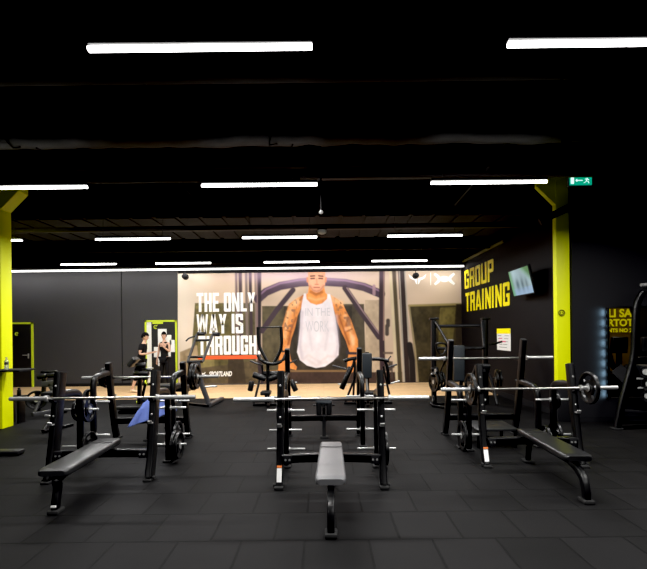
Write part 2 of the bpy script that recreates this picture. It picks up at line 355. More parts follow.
for (a, b, Y, l) in ((( 138,140),(166,169),5.8,'left thin diagonal brace rod hanging from the duct'), ((175,178),(201,206),6.6,'left thin diagonal brace rod behind the second lamp row'),
                  ((513,136),(487,165),5.8,'right thin diagonal brace rod in the dark ceiling'), ((472,186),(455,205),6.6,'right thin diagonal brace rod behind the rightmost second row lamp')):
    pa, pb = wp(*a, Y), wp(*b, Y+.5); pa = pa+(pa-pb)*((4.995-pa.z)/(pa.z-pb.z))
    tg(MB().tube([pa, pb], .016, n=6), 'brace_rod', M['greyf'], l, 'rod', 'ceiling brace rods')
rod = thing('sprinkler_drop', 'thin vertical drop pipe with round detector head at the centre of the ceiling', 'pipe', wp(321, 210, 6.1))
MB().tube([(0, 0, -.02), (0, 0, 1.62)], .012, n=8).build('drop_pipe', M['beam'], rod)
MB().lathe([(0, .02), (.02, .03), (.04, .02)], (0, 0, -.05), 'z').build('nozzle', M['steel'], rod)
det = thing('smoke_detector', 'small pale round detector under the brown beam at the ceiling centre', 'detector', (wp(322, 233, 9.5).x, 9.5, 3.83))
MB().lathe([(0, .04), (.02, .085), (.06, .09), (.08, .09)], (0, 0, 0), 'z').build('cover', M['white'], det); MB().lathe([(0, .1), (.03, .1)], (0, 0, .08), 'z').build('base', M['black'], det)

# lamps
ZL = 3.655
def lamp(X, Y, label, power=1.0):
    t = thing('ceiling_light', label, 'ceiling light', (X, Y, ZL), group='linear ceiling lights')
    MB().beam([(-.75, 0, .04), (.75, 0, .035)], .05, .035).build('housing', M['frame2'], t)
    MB().beam([(-.748, 0, -.003), (.748, 0, -.003)], .038, .032).build('diffuser', M['light'], t)
    for s in (-.6, .6):
        MB().tube([(s, 0, .06), (s, 0, ZC-ZL-.0)], .004, n=5).build('suspension_wire', M['darksteel'], t)
    l = bpy.data.lights.new('lamp', 'AREA'); l.shape = 'RECTANGLE'; l.size = 1.46; l.size_y = .036; l.energy = LP*power; l.color = (1, .985, .965)
    o = bpy.data.objects.new('lamp', l); C.objects.link(o); o.location = (X, Y, ZL-.024)
    return t
LP = 84
rn_ = ['front row', 'second row', 'third row', 'rear row near the mural']
rows = [(2.98, [(-.80, 'left of centre'), (2.01, 'at right')]), (5.76, [(-3.78, 'at the left edge'), (-.80, 'in the middle'), (2.17, 'at right')]),
        (8.95, [(-6.79, 'beside the left column'), (-3.80, 'left of centre'), (-.85, 'in the middle'), (2.07, 'at right')]),
        (12.1, [(-6.35, 'at far left'), (-3.78, 'left of centre'), (-.83, 'in the middle'), (2.10, 'at right')])]
for i, (Y, xs_) in enumerate(rows):
    for X, w_ in xs_: lamp(X, Y, 'white linear ceiling light, %s, %s' % (rn_[i], w_))
for X, Yl in ((-3.8, -.1), (2.0, -.1), (5.0, -.1), (5.0, 2.98), (5.14, 5.76)):   # unseen lamps added in line with the grid, to brighten floor and right wall
    l = bpy.data.lights.new('lamp', 'AREA'); l.shape = 'RECTANGLE'; l.size = 1.46; l.size_y = .07; l.energy = LP; l.color = (1, .985, .965)
    o = bpy.data.objects.new('lamp', l); C.objects.link(o); o.location = (X, Yl, ZL-.05)
# continuous LED line washing the back wall
t = thing('wall_washer_light', 'long continuous white LED line along the top of the back wall', 'LED line', (0, 14.55, 3.84))
MB().beam([(-11.4, 0, .05), (4.62, 0, .05)], .07, .05).build('housing', M['frame2'], t)
MB().beam([(-11.4, -.01, 0), (4.62, -.01, 0)], .06, .05).build('diffuser', M['led'], t)
for k in range(6):
    l = bpy.data.lights.new('washer', 'AREA'); l.shape = 'RECTANGLE'; l.size = 2.6; l.size_y = .06; l.energy = 20 if k < 3 else 17; l.color = (1, .975, .94)
    o = bpy.data.objects.new('washer', l); C.objects.link(o); o.location = (-10.1 + k*2.7, 14.42, 3.79); o.rotation_euler = (math.radians(28), 0, 0)
# spot cans
for (u, v, l) in ((185, 276, 'small black speaker on the mural wall, upper left of the slogan'), (416, 275, 'small black speaker hanging before the white logos')):
    p = wp(u, v, 14.6); t = thing('wall_speaker', l, 'speaker', p, group='small black speakers')
    MB().lathe([(-.1, .06), (-.09, .085), (.10, .10), (.12, .09)], (0, 0, -.02), 'y').build('speaker_can', M['black'], t)
    MB().beam([(0, .05, .05), (0, .05, .27)], .02, .04).build('bracket', M['black'], t)
# exit sign
a = wp(568, 174.5, 8.2); b_ = wp(592, 186.5, 8.2)
t = thing('exit_sign', 'lit green emergency exit sign with running figure high on dark wall', 'exit sign', ((a.x+b_.x)/2, 8.2, (a.z+b_.z)/2))
W, Hh = b_.x-a.x, a.z-b_.z
MB().box((0, .03, 0), (W, .05, Hh), .006).build('casing', M['steel'], t)
MB().box((.012, .0, .0), (W*.92, .012, Hh*.74)).build('green_panel', M['exitg'], t, False)
x = MB().box((-W*.33, -.008, 0), (W*.13, .006, Hh*.55)); x.build('door_symbol', M['exitw'], t, False)
x = MB().beam([(W*-.14, -.008, 0), (W*.10, -.008, 0)], .006, .014).prism([(-W*.2, 0), (-W*.13, .03), (-W*.13, -.03)], -.011, -.005); x.build('arrow_symbol', M['exitw'], t, False)
x = MB().tube([(W*.30, -.008, Hh*.26), (W*.30, -.008, Hh*.27)], .018, n=8)
x.beam([(W*.29, -.008, Hh*.18), (W*.26, -.008, -Hh*.02)], .006, .028).beam([(W*.26, -.008, -.01), (W*.34, -.008, -Hh*.1), (W*.36, -.008, -Hh*.26)], .006, .014)
x.beam([(W*.26, -.008, 0), (W*.21, -.008, -Hh*.16), (W*.15, -.008, -Hh*.2)], .006, .014).beam([(W*.2, -.008, Hh*.1), (W*.3, -.008, Hh*.12), (W*.37, -.008, Hh*.02)], .006, .012)
x.build('running_figure', M['exitw'], t, False)
MB().beam([(0, .03, Hh/2), (0, .03, 5.0-(a.z+b_.z)/2)], .02, .02).build('hanger_rod', M['frame'], t)

# ================================================================= DOORS
def doorset(n, x0, x1, zt, m, arrow=True, white_gap=False):
    d = MB(); fw = .055
    fr = MB().box(((x0+x1)/2, YB-.02, zt-fw/2), (x1-x0, .06, fw)).box((x0+fw/2, YB-.02, zt/2), (fw, .06, zt)).box((x1-fw/2, YB-.02, zt/2), (fw, .06, zt))
    lx0 = x0+fw+(.17 if white_gap else 0)
    leaf = MB().box(((lx0+x1-fw)/2, YB-.02, (zt-fw)/2), (x1-fw-lx0, .05, zt-fw-.01))
    o = leaf.build('door_%d' % n, M['door'], None, False); o['kind'] = 'structure'
    fr.build('door_frame', M['lime'], o, False)
    if white_gap: MB().box((x0+fw+.085, YB-.01, (zt-fw)/2), (.17, .02, zt-fw)).build('side_light', M['white'], o, False)
    return o, lx0
x0, x1 = wp(5, 350, YB).x, wp(33.8, 350, YB).x
d1, _ = doorset(1, x0, x1, 2.18, M['door'])
h = MB(); p = wp(27, 356, YB-.06); h.box((p.x+.04, YB-.05, p.z), (.04, .02, .16), .004).tube([(p.x+.04, YB-.05, p.z+.03), (p.x+.04, YB-.10, p.z+.03), (p.x-.12, YB-.10, p.z+.03)], .011, n=8); h.build('door_handle', M['steel'], d1)
p = wp(16.5, 334, YB-.06); e = MB()
e.tube([(p.x+.05*math.cos(a), YB-.05, p.z+.05*math.sin(a)) for a in [.4+5.2*k/16 for k in range(17)]], .012, n=6).box((p.x, YB-.05, p.z), (.05, .01, .03)); e.build('door_emblem', M['lime'], d1)
x0, x1 = wp(145.5, 350, YB).x, wp(177.5, 350, YB).x
d2, lx = doorset(2, x0, x1, 2.20, M['door'], white_gap=True)
p = wp(155.5, 327, YB-.06); e = MB(); yy = YB-.05
e.tube([(p.x+.055*math.cos(a), yy, p.z+.055*math.sin(a)) for a in [.6+4.9*k/16 for k in range(17)]], .014, n=6).beam([(p.x-.02, yy, p.z-.02), (p.x+.07, yy, p.z+.07)], .01, .03); e.build('door_emblem', M['lime'], d2)
a, b_ = wp(153, 322, YB), wp(163.5, 324, YB); MB().box(((a.x+b_.x)/2, yy, (a.z+b_.z)/2), (b_.x-a.x, .01, .06)).build('door_sign', M['lime'], d2, False)
pg = thing('paper_sheets', 'white paper sheets stuck on the open black door behind the standing person', 'papers', wp(164, 350, YB-.06))
pc = pg.location.copy()
for (u0, v0, u1, v1) in ((158, 329, 167, 351), (154, 347, 159, 357), (167, 335, 171.5, 345), (170, 340, 175, 352), (158, 351, 162, 366), (167, 352, 171, 358)):
    a, b_ = wp(u0, v0, YB-.05), wp(u1, v1, YB-.05)
    MB().box(((a.x+b_.x)/2-pc.x, 0, (a.z+b_.z)/2-pc.z), (b_.x-a.x, .004, a.z-b_.z)).build('sheet', M['white'], pg, False)
h = MB(); p = wp(155.5, 357, YB-.06); h.tube([(p.x, YB-.05, p.z), (p.x, YB-.10, p.z), (p.x+.12, YB-.10, p.z)], .011, n=8); h.build('door_handle', M['steel'], d2)

# ================================================================= MURAL (vertex painted print)
def sdist(X, Y, pts):
    d = np.full(X.shape, 1e9)
    for (ax, ay), (bx, by) in zip(pts, pts[1:]):
        vx, vy = bx-ax, by-ay; L = vx*vx+vy*vy+1e-9
        t = np.clip(((X-ax)*vx+(Y-ay)*vy)/L, 0, 1); d = np.minimum(d, np.hypot(X-ax-t*vx, Y-ay-t*vy))
    return d
def inside(X, Y, poly):
    c = np.zeros(X.shape, bool); n = len(poly)
    for i in range(n):
        x1, y1 = poly[i]; x2, y2 = poly[(i+1) % n]
        if y1 == y2: continue
        k = ((y1 > Y) != (y2 > Y)) & (X < (x2-x1)*(Y-y1)/(y2-y1)+x1); c ^= k
    return c
def lin(c): c = np.array(c)/255.; return np.where(c <= .04045, c/12.92, ((c+.055)/1.055)**2.4)
U0, U1, V0, V1 = 177.8, 462.0, 266.0, 383.5
NX, NY = 720, 300
gx, gy = np.meshgrid(np.linspace(U0, U1, NX), np.linspace(V0, V1, NY))
img = np.zeros((NY, NX, 3)); 
nr = np.random.RandomState(5)
def vnoise(fx, fy):
    hh, ww = int((V1-V0)/fy)+3, int((U1-U0)/fx)+3; g_ = nr.rand(hh, ww)
    a = (gx-U0)/fx; b = (gy-V0)/fy; i, j = a.astype(int), b.astype(int); fa, fb = a-i, b-j
    fa = fa*fa*(3-2*fa); fb = fb*fb*(3-2*fb)
    return (g_[j, i]*(1-fa)+g_[j, i+1]*fa)*(1-fb)+(g_[j+1, i]*(1-fa)+g_[j+1, i+1]*fa)*fb
N1 = vnoise(22, 16); N2 = vnoise(7, 9); N3 = vnoise(2.2, 2.6); N4 = vnoise(3, 30)
def put(mask, col, alpha=1.0):
    m = (np.clip(mask, 0, 1)*alpha)[..., None]; img[:] = img*(1-m)+lin(col)*m if np.ndim(col) == 1 else img*(1-m)+col*m
def soft(d, r, e=.6): return np.clip((r+e-d)/(2*e), 0, 1)
def poly(pts, col, var=.0, e=.45):
    m = inside(gx, gy, pts); d = sdist(gx, gy, list(pts)+[pts[0]]); a = np.where(m, np.clip(.5+d/(2*e), 0, 1), np.clip(.5-d/(2*e), 0, 1))
    c = lin(col)[None, None, :]*(1+var*(N2[..., None]-.5)*2+var*.6*(N3[..., None]-.5)*2); put(a, c)
    return a
def stroke(pts, r, col, var=.1, e=.6): c = lin(col)[None, None, :]*(1+var*(N2[..., None]-.5)*2); put(soft(sdist(gx, gy, pts), r, e), c)
base = lin((200, 177, 156))[None, None, :]*(1+.35*(N1[..., None]-.5)); img[:] = base
put(np.clip((215-gx)/30, 0, 1)*.55, (236, 226, 212)); put(np.clip((gx-380)/60, 0, 1)*.5*np.clip((330-gy)/50, 0, 1), (214, 196, 176))
put(np.clip((gy-330)/50, 0, 1)*.35, (120, 100, 74)); 
# left olive pads
poly([(195, 303), (254, 303), (252, 376), (199, 379), (192, 345)], (92, 84, 50), .45)
poly([(196, 306), (216, 304), (214, 376), (200, 378)], (116, 106, 66), .45); poly([(238, 305), (256, 303), (256, 376), (240, 378)], (88, 80, 54), .35)
poly([(180, 352), (197, 345), (201, 383.5), (180, 383.5)], (160, 140, 110), .3); poly([(200, 368), (262, 360), (262, 383.5), (200, 383.5)], (84, 72, 52), .4)
poly([(228, 350), (242, 346), (246, 383.5), (228, 383.5)], (60, 50, 38), .3)
# cable columns on the left
for x_, w_, c_ in ((236, 1.3, (120, 100, 96)), (240, 1.8, (74, 58, 62)), (246, 1.4, (120, 105, 98)), (250, 1.6, (62, 48, 54)), (255, 1.0, (130, 112, 104))):
    stroke([(x_, 264), (x_+1.5, 350)], w_, c_)
# central dark pads behind the man
poly([(262, 306), (300, 306), (300, 378), (262, 378)], (82, 74, 54), .35); poly([(330, 304), (364, 304), (366, 378), (330, 378)], (70, 62, 48), .3)
poly([(284, 306), (352, 306), (352, 378), (284, 378)], (50, 43, 34), .4)
poly([(258, 372), (402, 372), (402, 383.5), (258, 383.5)], (58, 42, 36), .3); stroke([(262, 371), (352, 371)], .9, (126, 98, 66))
poly([(365, 300), (380, 300), (380, 372), (366, 372)], (176, 156, 132), .2)
# right big pad
poly([(409, 306), (462, 304.5), (462, 383.5), (418, 383.5), (414, 350)], (58, 50, 30), .5); stroke([(409, 305.5), (462, 304)], 1.0, (150, 134, 84))
poly([(440, 308), (456, 307), (452, 350), (438, 348)], (98, 88, 48), .5); poly([(462, 304), (456, 304), (455, 383.5), (462, 383.5)], (46, 38, 28), .2)
stroke([(409, 306), (415, 350), (418, 383)], .9, (150, 134, 100))
# arch frame
arch = [(258, 299), (266, 292), (280, 286), (300, 282.5), (320, 281.5), (345, 283), (364, 287), (381, 294)]
stroke(arch, 4.2, (72, 56, 70), .15); stroke([(x_, y_-2.6) for x_, y_ in arch], .9, (128, 100, 124))
stroke([(293, 290), (276, 311), (262, 331)], 2.6, (62, 48, 58)); stroke([(345, 288), (362, 313), (379, 337)], 2.8, (60, 46, 54)); stroke([(347, 288), (364, 313), (381, 336)], .6, (140, 115, 120))
stroke([(259, 264), (259, 350), (261, 383)], 2.3, (44, 34, 40)); stroke([(257.3, 264), (257.3, 350)], .5, (135, 110, 112)); stroke([(382, 264), (381.5, 330), (383, 383)], 2.8, (52, 36, 42)); stroke([(384, 266), (383.6, 340)], .5, (140, 110, 104))
stroke([(374, 286), (374, 294)], 1.5, (150, 120, 130))
for q in ((387, 330, 4), (388, 323, 2.5), (390, 366, 3)): stroke([(q[0], q[1]-q[2]), (q[0], q[1]+q[2])], 2.0, (70, 60, 54))
stroke([(384, 353), (392, 353)], 1, (90, 76, 66)); stroke([(385, 370), (395, 366)], 1.2, (70, 60, 54)); stroke([(392, 362), (392, 378)], .8, (70, 60, 54))
stroke([(390, 264), (397, 383)], 1.3, (196, 182, 150)); stroke([(393.5, 264), (400.5, 383)], 2.0, (72, 62, 42)); stroke([(401, 264), (407, 383)], 3.4, (44, 32, 30)); stroke([(399, 264), (404.5, 383)], .5, (170, 160, 150)); stroke([(404.5, 264), (411, 383)], .6, (170, 160, 150)); stroke([(409.5, 345), (412, 360), (413, 383)], 3.2, (30, 24, 24))
stroke([(399, 300), (404, 383)], .5, (190, 180, 160)); 
# pale violet haze painted across the upper print, behind the man
put(np.exp(-((gy-275)/7)**2)*np.exp(-((gx-300)/60)**2)*.5, (206, 176, 208))
# man: hands, arms, neck, head, vest
SK = (222, 140, 72); SKD = (140, 74, 34); SKL = (246, 190, 134)
poly([(281, 350), (289, 350), (291, 360), (297, 367), (296, 370), (288, 368), (283, 372), (278, 371), (279, 360)], SK, .25)
poly([(349, 350), (357, 350), (357, 362), (354, 371), (351, 373), (347, 366)], SK, .25)
stroke([(281, 351), (289, 351)], 1.4, (40, 32, 34)); stroke([(348, 352.5), (357, 352.5)], 2.2, (46, 40, 50))
larm = [(305, 294), (296, 299), (289, 304), (286.5, 312), (284, 320), (281.5, 330), (281.5, 342), (283, 350.5), (289, 350.5), (291, 340), (295, 328), (297.5, 316), (302, 306)]
rarm = [(329, 294), (337, 299), (343, 304), (346.5, 312), (351, 320), (354.5, 330), (358, 340), (358, 352), (349.5, 352), (346, 341), (342, 333), (337, 322), (334.5, 312), (331, 303)]
for ar in (larm, rarm): poly(ar, SK, .28)
# muscle modelling
for pts, r, c in (([(288, 312), (286, 324), (285, 338)], 1.6, SKL), ([(291, 306), (299, 300)], 2.6, SKL), ([(296, 318), (291, 330), (288, 345)], 1.2, SKD), ([(341, 303), (334, 300)], 2.6, SKL), ([(345, 316), (350, 328), (353, 344)], 1.8, SKL),
                  ([(339, 316), (344, 330), (349, 344)], 1.2, SKD), ([(348, 318), (346, 326)], 1.5, SKD), ([(300, 300), (303, 296)], 1.2, SKD), ([(286, 330), (291, 332)], .9, SKD), ([(347, 331), (352, 329)], .9, SKD)):
    put(np.exp(-(sdist(gx, gy, pts)/r)**2)*.75, c)
tat = np.clip((N3-.5)*5, 0, 1)*.65
for q_ in (larm, rarm): put(np.clip((N3-.45)*3, 0, 1)*.35*inside(gx, gy, q_), (120, 62, 34)); put(np.clip((N2-.62)*4, 0, 1)*.6*inside(gx, gy, q_), (250, 200, 160))
put(tat*soft(sdist(gx, gy, [(293, 303), (289, 318), (288, 327)]), 4.2, 1)*inside(gx, gy, larm), (104, 84, 74)); put(tat*soft(sdist(gx, gy, [(339, 303), (345, 316), (348, 322)]), 4.2, 1)*inside(gx, gy, rarm), (132, 92, 70))
poly([(309, 286), (324, 286), (325.5, 293), (331, 297), (324, 303), (316.5, 305), (309, 303), (302, 297), (308, 293)], SK, .2)
put(np.exp(-(sdist(gx, gy, [(311, 292), (316, 294.5), (322, 292)])/1.6)**2)*.7, SKD); put(np.exp(-(sdist(gx, gy, [(309, 298), (316, 300), (324, 298)])/1.5)**2)*.5, SKL)
vest = [(304, 293.5), (302, 303), (300.5, 314), (300, 328), (298.5, 342), (297, 352), (300, 360), (307, 365.5), (316, 368), (325, 366.5), (333, 361), (338.5, 355), (338.8, 346), (337.5, 332), (335.5, 318), (333, 306), (330, 294), (327.5, 294), (327, 299), (322, 303.5), (316.5, 305), (310.5, 303), (306.5, 299), (306, 293.5)]
poly(vest, (226, 218, 224), .07)
for pts, r, a, c in (([(302, 312), (300, 345), (302, 358)], 1.8, .5, (176, 164, 178)), ([(336, 316), (338, 345), (336, 356)], 1.8, .5, (176, 164, 178)), ([(303, 360), (308, 355), (318, 361)], 1.6, .3, (188, 170, 170)), ([(320, 362), (328, 356), (334, 357)], 1.6, .3, (188, 166, 164)),
                     ([(308, 360), (316, 365), (326, 362)], 1.6, .3, (196, 176, 172)), ([(309, 330), (312, 350)], 1.5, .25, (180, 170, 180)), ([(328, 330), (325, 350)], 1.5, .25, (180, 170, 180)), ([(318, 310), (318, 340)], 3, .35, (246, 242, 246))):
    put(np.exp(-(sdist(gx, gy, pts)/r)**2)*a, c)
# head (cropped by the header in the photo) : oval face, beard shadow, ears, eyes under shadow
head = [(307.8, 279), (308.5, 285), (311, 289.5), (314, 292), (316.5, 292.6), (319.5, 292), (322.5, 289.5), (325, 285), (325.5, 279), (325.3, 271), (322, 266), (311, 266), (308, 271)]
poly(head, (226, 160, 128), .1); stroke([(307.3, 278), (307.6, 281.5)], .9, (206, 132, 96)); stroke([(326, 278), (325.6, 281.5)], .9, (206, 132, 96))
put(np.exp(-(sdist(gx, gy, [(310, 286), (313, 290.5), (316.5, 291.3), (320, 290.5), (323.5, 286)])/1.4)**2)*.5, (140, 84, 62))
stroke([(314, 287.4), (319.3, 287.4)], .55, (150, 76, 66)); stroke([(316.6, 279), (316.9, 284)], .45, (200, 130, 98)); stroke([(315.2, 284.4), (318.4, 284.4)], .4, (170, 100, 76))
stroke([(311, 278.6), (314.3, 278.4)], .75, (80, 50, 44)); stroke([(319, 278.4), (322.4, 278.6)], .75, (80, 50, 44)); stroke([(310.6, 276.2), (314.5, 275.8)], .7, (70, 44, 40)); stroke([(318.8, 275.8), (322.8, 276.2)], .7, (70, 44, 40))

# the pale violet haze is painted earlier, so the head stays clear of it

mtop, mx0, mx1 = 3.86, wp(U0, 330, YB).x, XS-.01
wm = thing('wall_mural', 'large printed wall mural of a tattooed man in white vest with slogan', 'mural', ((mx0+mx1)/2, YB-.012, 0))
ml = wm.location.copy()
vs = np.empty((NY*NX, 3)); A0 = F/(YB-.012)
dx, dy = gx-CX, gy-CY; tx, ty = dx-dy*ROLL, dy+dx*ROLL
vs[:, 0] = np.clip((tx/A0).ravel(), mx0, mx1)-ml.x; vs[:, 1] = 0; vs[:, 2] = np.clip((H-ty/A0).ravel(), 0.02, 3.9)
idx = np.arange(NY*NX).reshape(NY, NX)
fc = np.stack([idx[:-1, :-1], idx[1:, :-1], idx[1:, 1:], idx[:-1, 1:]], -1).reshape(-1, 4)
me = bpy.data.meshes.new('printed_panel'); me.from_pydata(vs.tolist(), [], fc.tolist()); me.update()
ca = me.color_attributes.new('print', 'FLOAT_COLOR', 'POINT')
rgba = np.ones((NY*NX, 4), np.float32); rgba[:, :3] = np.clip(img, 0, 1).reshape(-1, 3); ca.data.foreach_set('color', rgba.ravel())
mm = mat('printed_mural', (.5, .5, .5), .55, 0, .25); at = mm.node_tree.nodes.new('ShaderNodeVertexColor'); at.layer_name = 'print'
mm.node_tree.links.new(at.outputs['Color'], mm.node_tree.nodes['Principled BSDF'].inputs['Base Color'])
me.materials.append(mm); o = bpy.data.objects.new('printed_panel', me); C.objects.link(o); o.parent = wm
def mural_text(body, u0, v0, u1, v1, name, m, bold=.05, italic=0, space=1.0):
    a, b = wp(u0, v1, YB-.02), wp(u1, v0, YB-.02)
    if name == 'slogan_line':
        o = block_text(body, name, m, b.x-a.x, wp(u0, v0, YB-.02).z-a.z, wm); o.location = (a.x-ml.x, -.003, a.z); return o
    o = text_mesh(body, name, m, b.x-a.x, (b.z-a.z)+(wp(u1, 330, YB).z-wp(u0, 330, YB).z)*-1, wm, bold, .003, space=space, italic=italic)
    o.location = (a.x-ml.x, -.006, (a.z+wp(u1, v1, YB).z)/2*1.0 - 0*1.0); o.rotation_euler = (0, 0, 0)
    o.location.z = a.z - (ml.z) ; return o
M['ghost'] = mat('faint_grey_print', (.58, .56, .61), .6)
mural_text('THE ONLY', 196.7, 293, 255, 312, 'slogan_line', M['lwhite'], .05, space=1.14)
mural_text('WAY IS', 196.7, 314.3, 243, 333.8, 'slogan_line', M['lwhite'], .05, space=1.14)
mural_text('THROUGH.', 198.5, 336, 260.5, 355, 'slogan_line', M['lwhite'], .05, space=1.14)
a, b_ = wp(198, 355.6, YB), wp(257.5, 359, YB); MB().box(((a.x+b_.x)/2-ml.x, -.006, (a.z+b_.z)/2), (b_.x-a.x, .004, .12)).build('red_underline', M['red'], wm, False)
mural_text('SPORTLAND', 209, 371.5, 232, 376.5, 'logo_lettering', M['lwhite'], .03, italic=.25)
def logo_ua(u, v, w_, m):
    p = wp(u, v, YB-.02); k = w_*(YB/F); e = MB()
    for s in (1, -1):
        pts = [(-.5, s*.27), (-.36, s*.16), (-.2, s*-.02), (0, s*-.07), (.2, s*-.02), (.36, s*.16), (.5, s*.27)]
        pts = [(x*k+p.x-ml.x, -.006, z*k+p.z) for x, z in pts]
        ch = chaikin(pts, 2); n = len(ch); e.sweep(ch, [(-.002, -k*.085), (.002, -k*.085), (.002, k*.085), (-.002, k*.085)], side=(0, 1, 0), scales=[.55+.55*math.sin(PI*i/(n-1)) for i in range(n)])
    e.build('crossed_arc_logo', m, wm, False)
logo_ua(444.5, 279, 20, M['lwhite']); logo_ua(202.5, 374, 6, M['lwhite'])
p = wp(417.5, 279, YB-.02); k = YB/F; e = MB()
for s in (-1, 1):
    e.prism([(p.x-ml.x+s*x*k, p.z+z*k) for x, z in ((1, 1), (5, 2), (9, 5), (7.5, 1), (5, -.6), (3, -1.2), (1.6, -4.5), (.4, -5.5), (.3, 0))], -.008, -.004)
e.build('horned_logo', M['lwhite'], wm, False)
a = wp(430.5, 273, YB); MB().box((a.x-ml.x, -.006, a.z-.2), (.02, .004, .42)).build('logo_divider', M['lwhite'], wm, False)
mural_text('WORK', 305.5, 321, 329, 332, 'vest_print', M['ghost'], .0); mural_text('IN THE', 305.5, 308, 330, 316, 'vest_print', M['ghost'], .0)

# ================================================================= SIDE WALL LETTERING, TV, POSTER
t = thing('wall_lettering', 'yellow letters GROUP TRAINING on the dark side wall', 'lettering', (XS-.004, 14.6, 0))
t.rotation_euler = (0, 0, -PI/2)
for body, y0, y1, z in (('GROUP', 14.62, 12.15, 3.09), ('TRAINING', 14.55, 11.12, 2.35)):
    o = block_text(body, 'word', M['sign'], y0-y1, .60, t, .006, .30, .165, .2); o.location = (14.6-y0, 0, z)
# television tilted downward on arm
TL, TR, BL, BR = wp(507, 271.5, 10.4), wp(529, 264, 9.2), wp(515, 297, 10.4), wp(534, 293.5, 9.2)
cen = (TL+TR+BL+BR)/4; ux = ((TR-TL)+(BR-BL)).normalized(); uz = ((TL-BL)+(TR-BR)).normalized(); un = ux.cross(uz).normalized(); uz = un.cross(ux)*-1 if un.cross(ux).z < 0 else un.cross(ux)
Wt, Ht = ((TR-TL).length+(BR-BL).length)/2, ((TL-BL).length+(TR-BR).length)/2
if un.x > 0: un = -un
t = thing('television', 'wall television tilted down on the side wall showing a green and pale blue picture', 'television', cen)
R = Matrix((ux, un, uz)).transposed()
MB().box(un*-.02, (Wt, .05, Ht), .006, R).build('casing', M['black'], t)
# screen : colour bands by vertex painting
sx, sz = 40, 24; vv = []; cc = []
for j in range(sz+1):
    for i in range(sx+1):
        a, b = i/sx, j/sz; vv.append(un*.008+ux*(a-.5)*Wt*.95+uz*(b-.5)*Ht*.92)
        g_ = math.sin(a*9+b*3)*.5+.5; fig = math.exp(-((a-.35)/.10)**2-((b-.42)/.25)**2)+math.exp(-((a-.58)/.07)**2-((b-.4)/.25)**2)+.8*math.exp(-((a-.78)/.05)**2-((b-.38)/.22)**2)
        fol = max(0, min(1, (a-.75)*4+(b-.7)*3))+max(0, min(1, (.2-a)*5)); fol = min(1, fol)
        c = np.array((.50, .72, .80))*(1-.25*g_) if b > .25 else np.array((.42, .62, .85))
        c = c*(1-fol)+np.array((.10, .42, .12))*fol*(.6+.6*g_); c = c*(1-.85*min(1, fig))+np.array((.03, .10, .14))*.85*min(1, fig); cc.append((*c, 1))
fs = [(j*(sx+1)+i, j*(sx+1)+i+1, (j+1)*(sx+1)+i+1, (j+1)*(sx+1)+i) for j in range(sz) for i in range(sx)]
me = bpy.data.meshes.new('screen'); me.from_pydata(vv, [], fs); ca = me.color_attributes.new('print', 'FLOAT_COLOR', 'POINT'); ca.data.foreach_set('color', np.array(cc, np.float32).ravel())
sm_ = mat('tv_screen', (.1, .1, .1), .3); at = sm_.node_tree.nodes.new('ShaderNodeVertexColor'); at.layer_name = 'print'
sb = sm_.node_tree.nodes['Principled BSDF']; sm_.node_tree.links.new(at.outputs['Color'], sb.inputs['Emission Color']); sb.inputs['Emission Strength'].default_value = .62
sb.inputs['Base Color'].default_value = (.02, .02, .02, 1)
me.materials.append(sm_); o = bpy.data.objects.new('screen', me); C.objects.link(o); o.parent = t
MB().tube([un*-.04, Vector((XS-.02-cen.x, .1, -.05))], .025, n=8).box((XS-.02-cen.x, .1, -.05), (.03, .3, .2)).build('mount_arm', M['frame'], t)
# poster
t = thing('wall_poster', 'white timetable poster with yellow header on the dark side wall', 'poster', (XS-.006, 11.52, 1.49))
MB().box((0, 0, 0), (.006, .86, .56)).build('paper', M['white'], t, False); MB().box((-.005, 0, .22), (.004, .86, .13)).build('header_band', M['sign'], t, False)
x = MB()
for r in range(5): x.box((-.005, .25-.02*r, .10-.075*r), (.003, .22, .012)).box((-.005, -.2+.03*r, .10-.075*r), (.003, .25, .01))
x.build('printed_lines', M['blabel'], t, False); MB().box((-.005, .08, -.05), (.004, .45, .03)).box((-.005, .18, .03), (.004, .2, .02)).build('red_lines', M['pinkr'], t, False)
# writing built behind the opening in place of the mirror's reflection
t = thing('wall_banner', 'amber wall banner with yellow writing standing in for the reflection in the mirror at right', 'banner', (6.5, 11.5, 0))
MB().box((0, .02, 1.75), (2.9, .03, 2.2)).build('banner_sheet', M['brown'], t, False)
def alc(body, u0, v0, u1, v1, parent):
    a, b = wp(u0, v1, 11.46), wp(u1, v0, 11.46); o = text_mesh(body, 'lettering', M['ysign'], b.x-a.x, wp(u0, v0, 11.46).z-a.z, parent, .035, .004); o.location = (a.x-6.5, -.03, a.z)
M['ysign'] = emat('yellow_emissive_letters', (.85, .75, .01), .38)  # letters given a weak emission of their own
alc('ILI SAKT', 606, 309, 646, 317.5, t); alc('RTOTE', 608.5, 319, 638, 326.5, t); alc('INTS NO 20.  MEN', 607, 328.5, 650, 332.5, t)
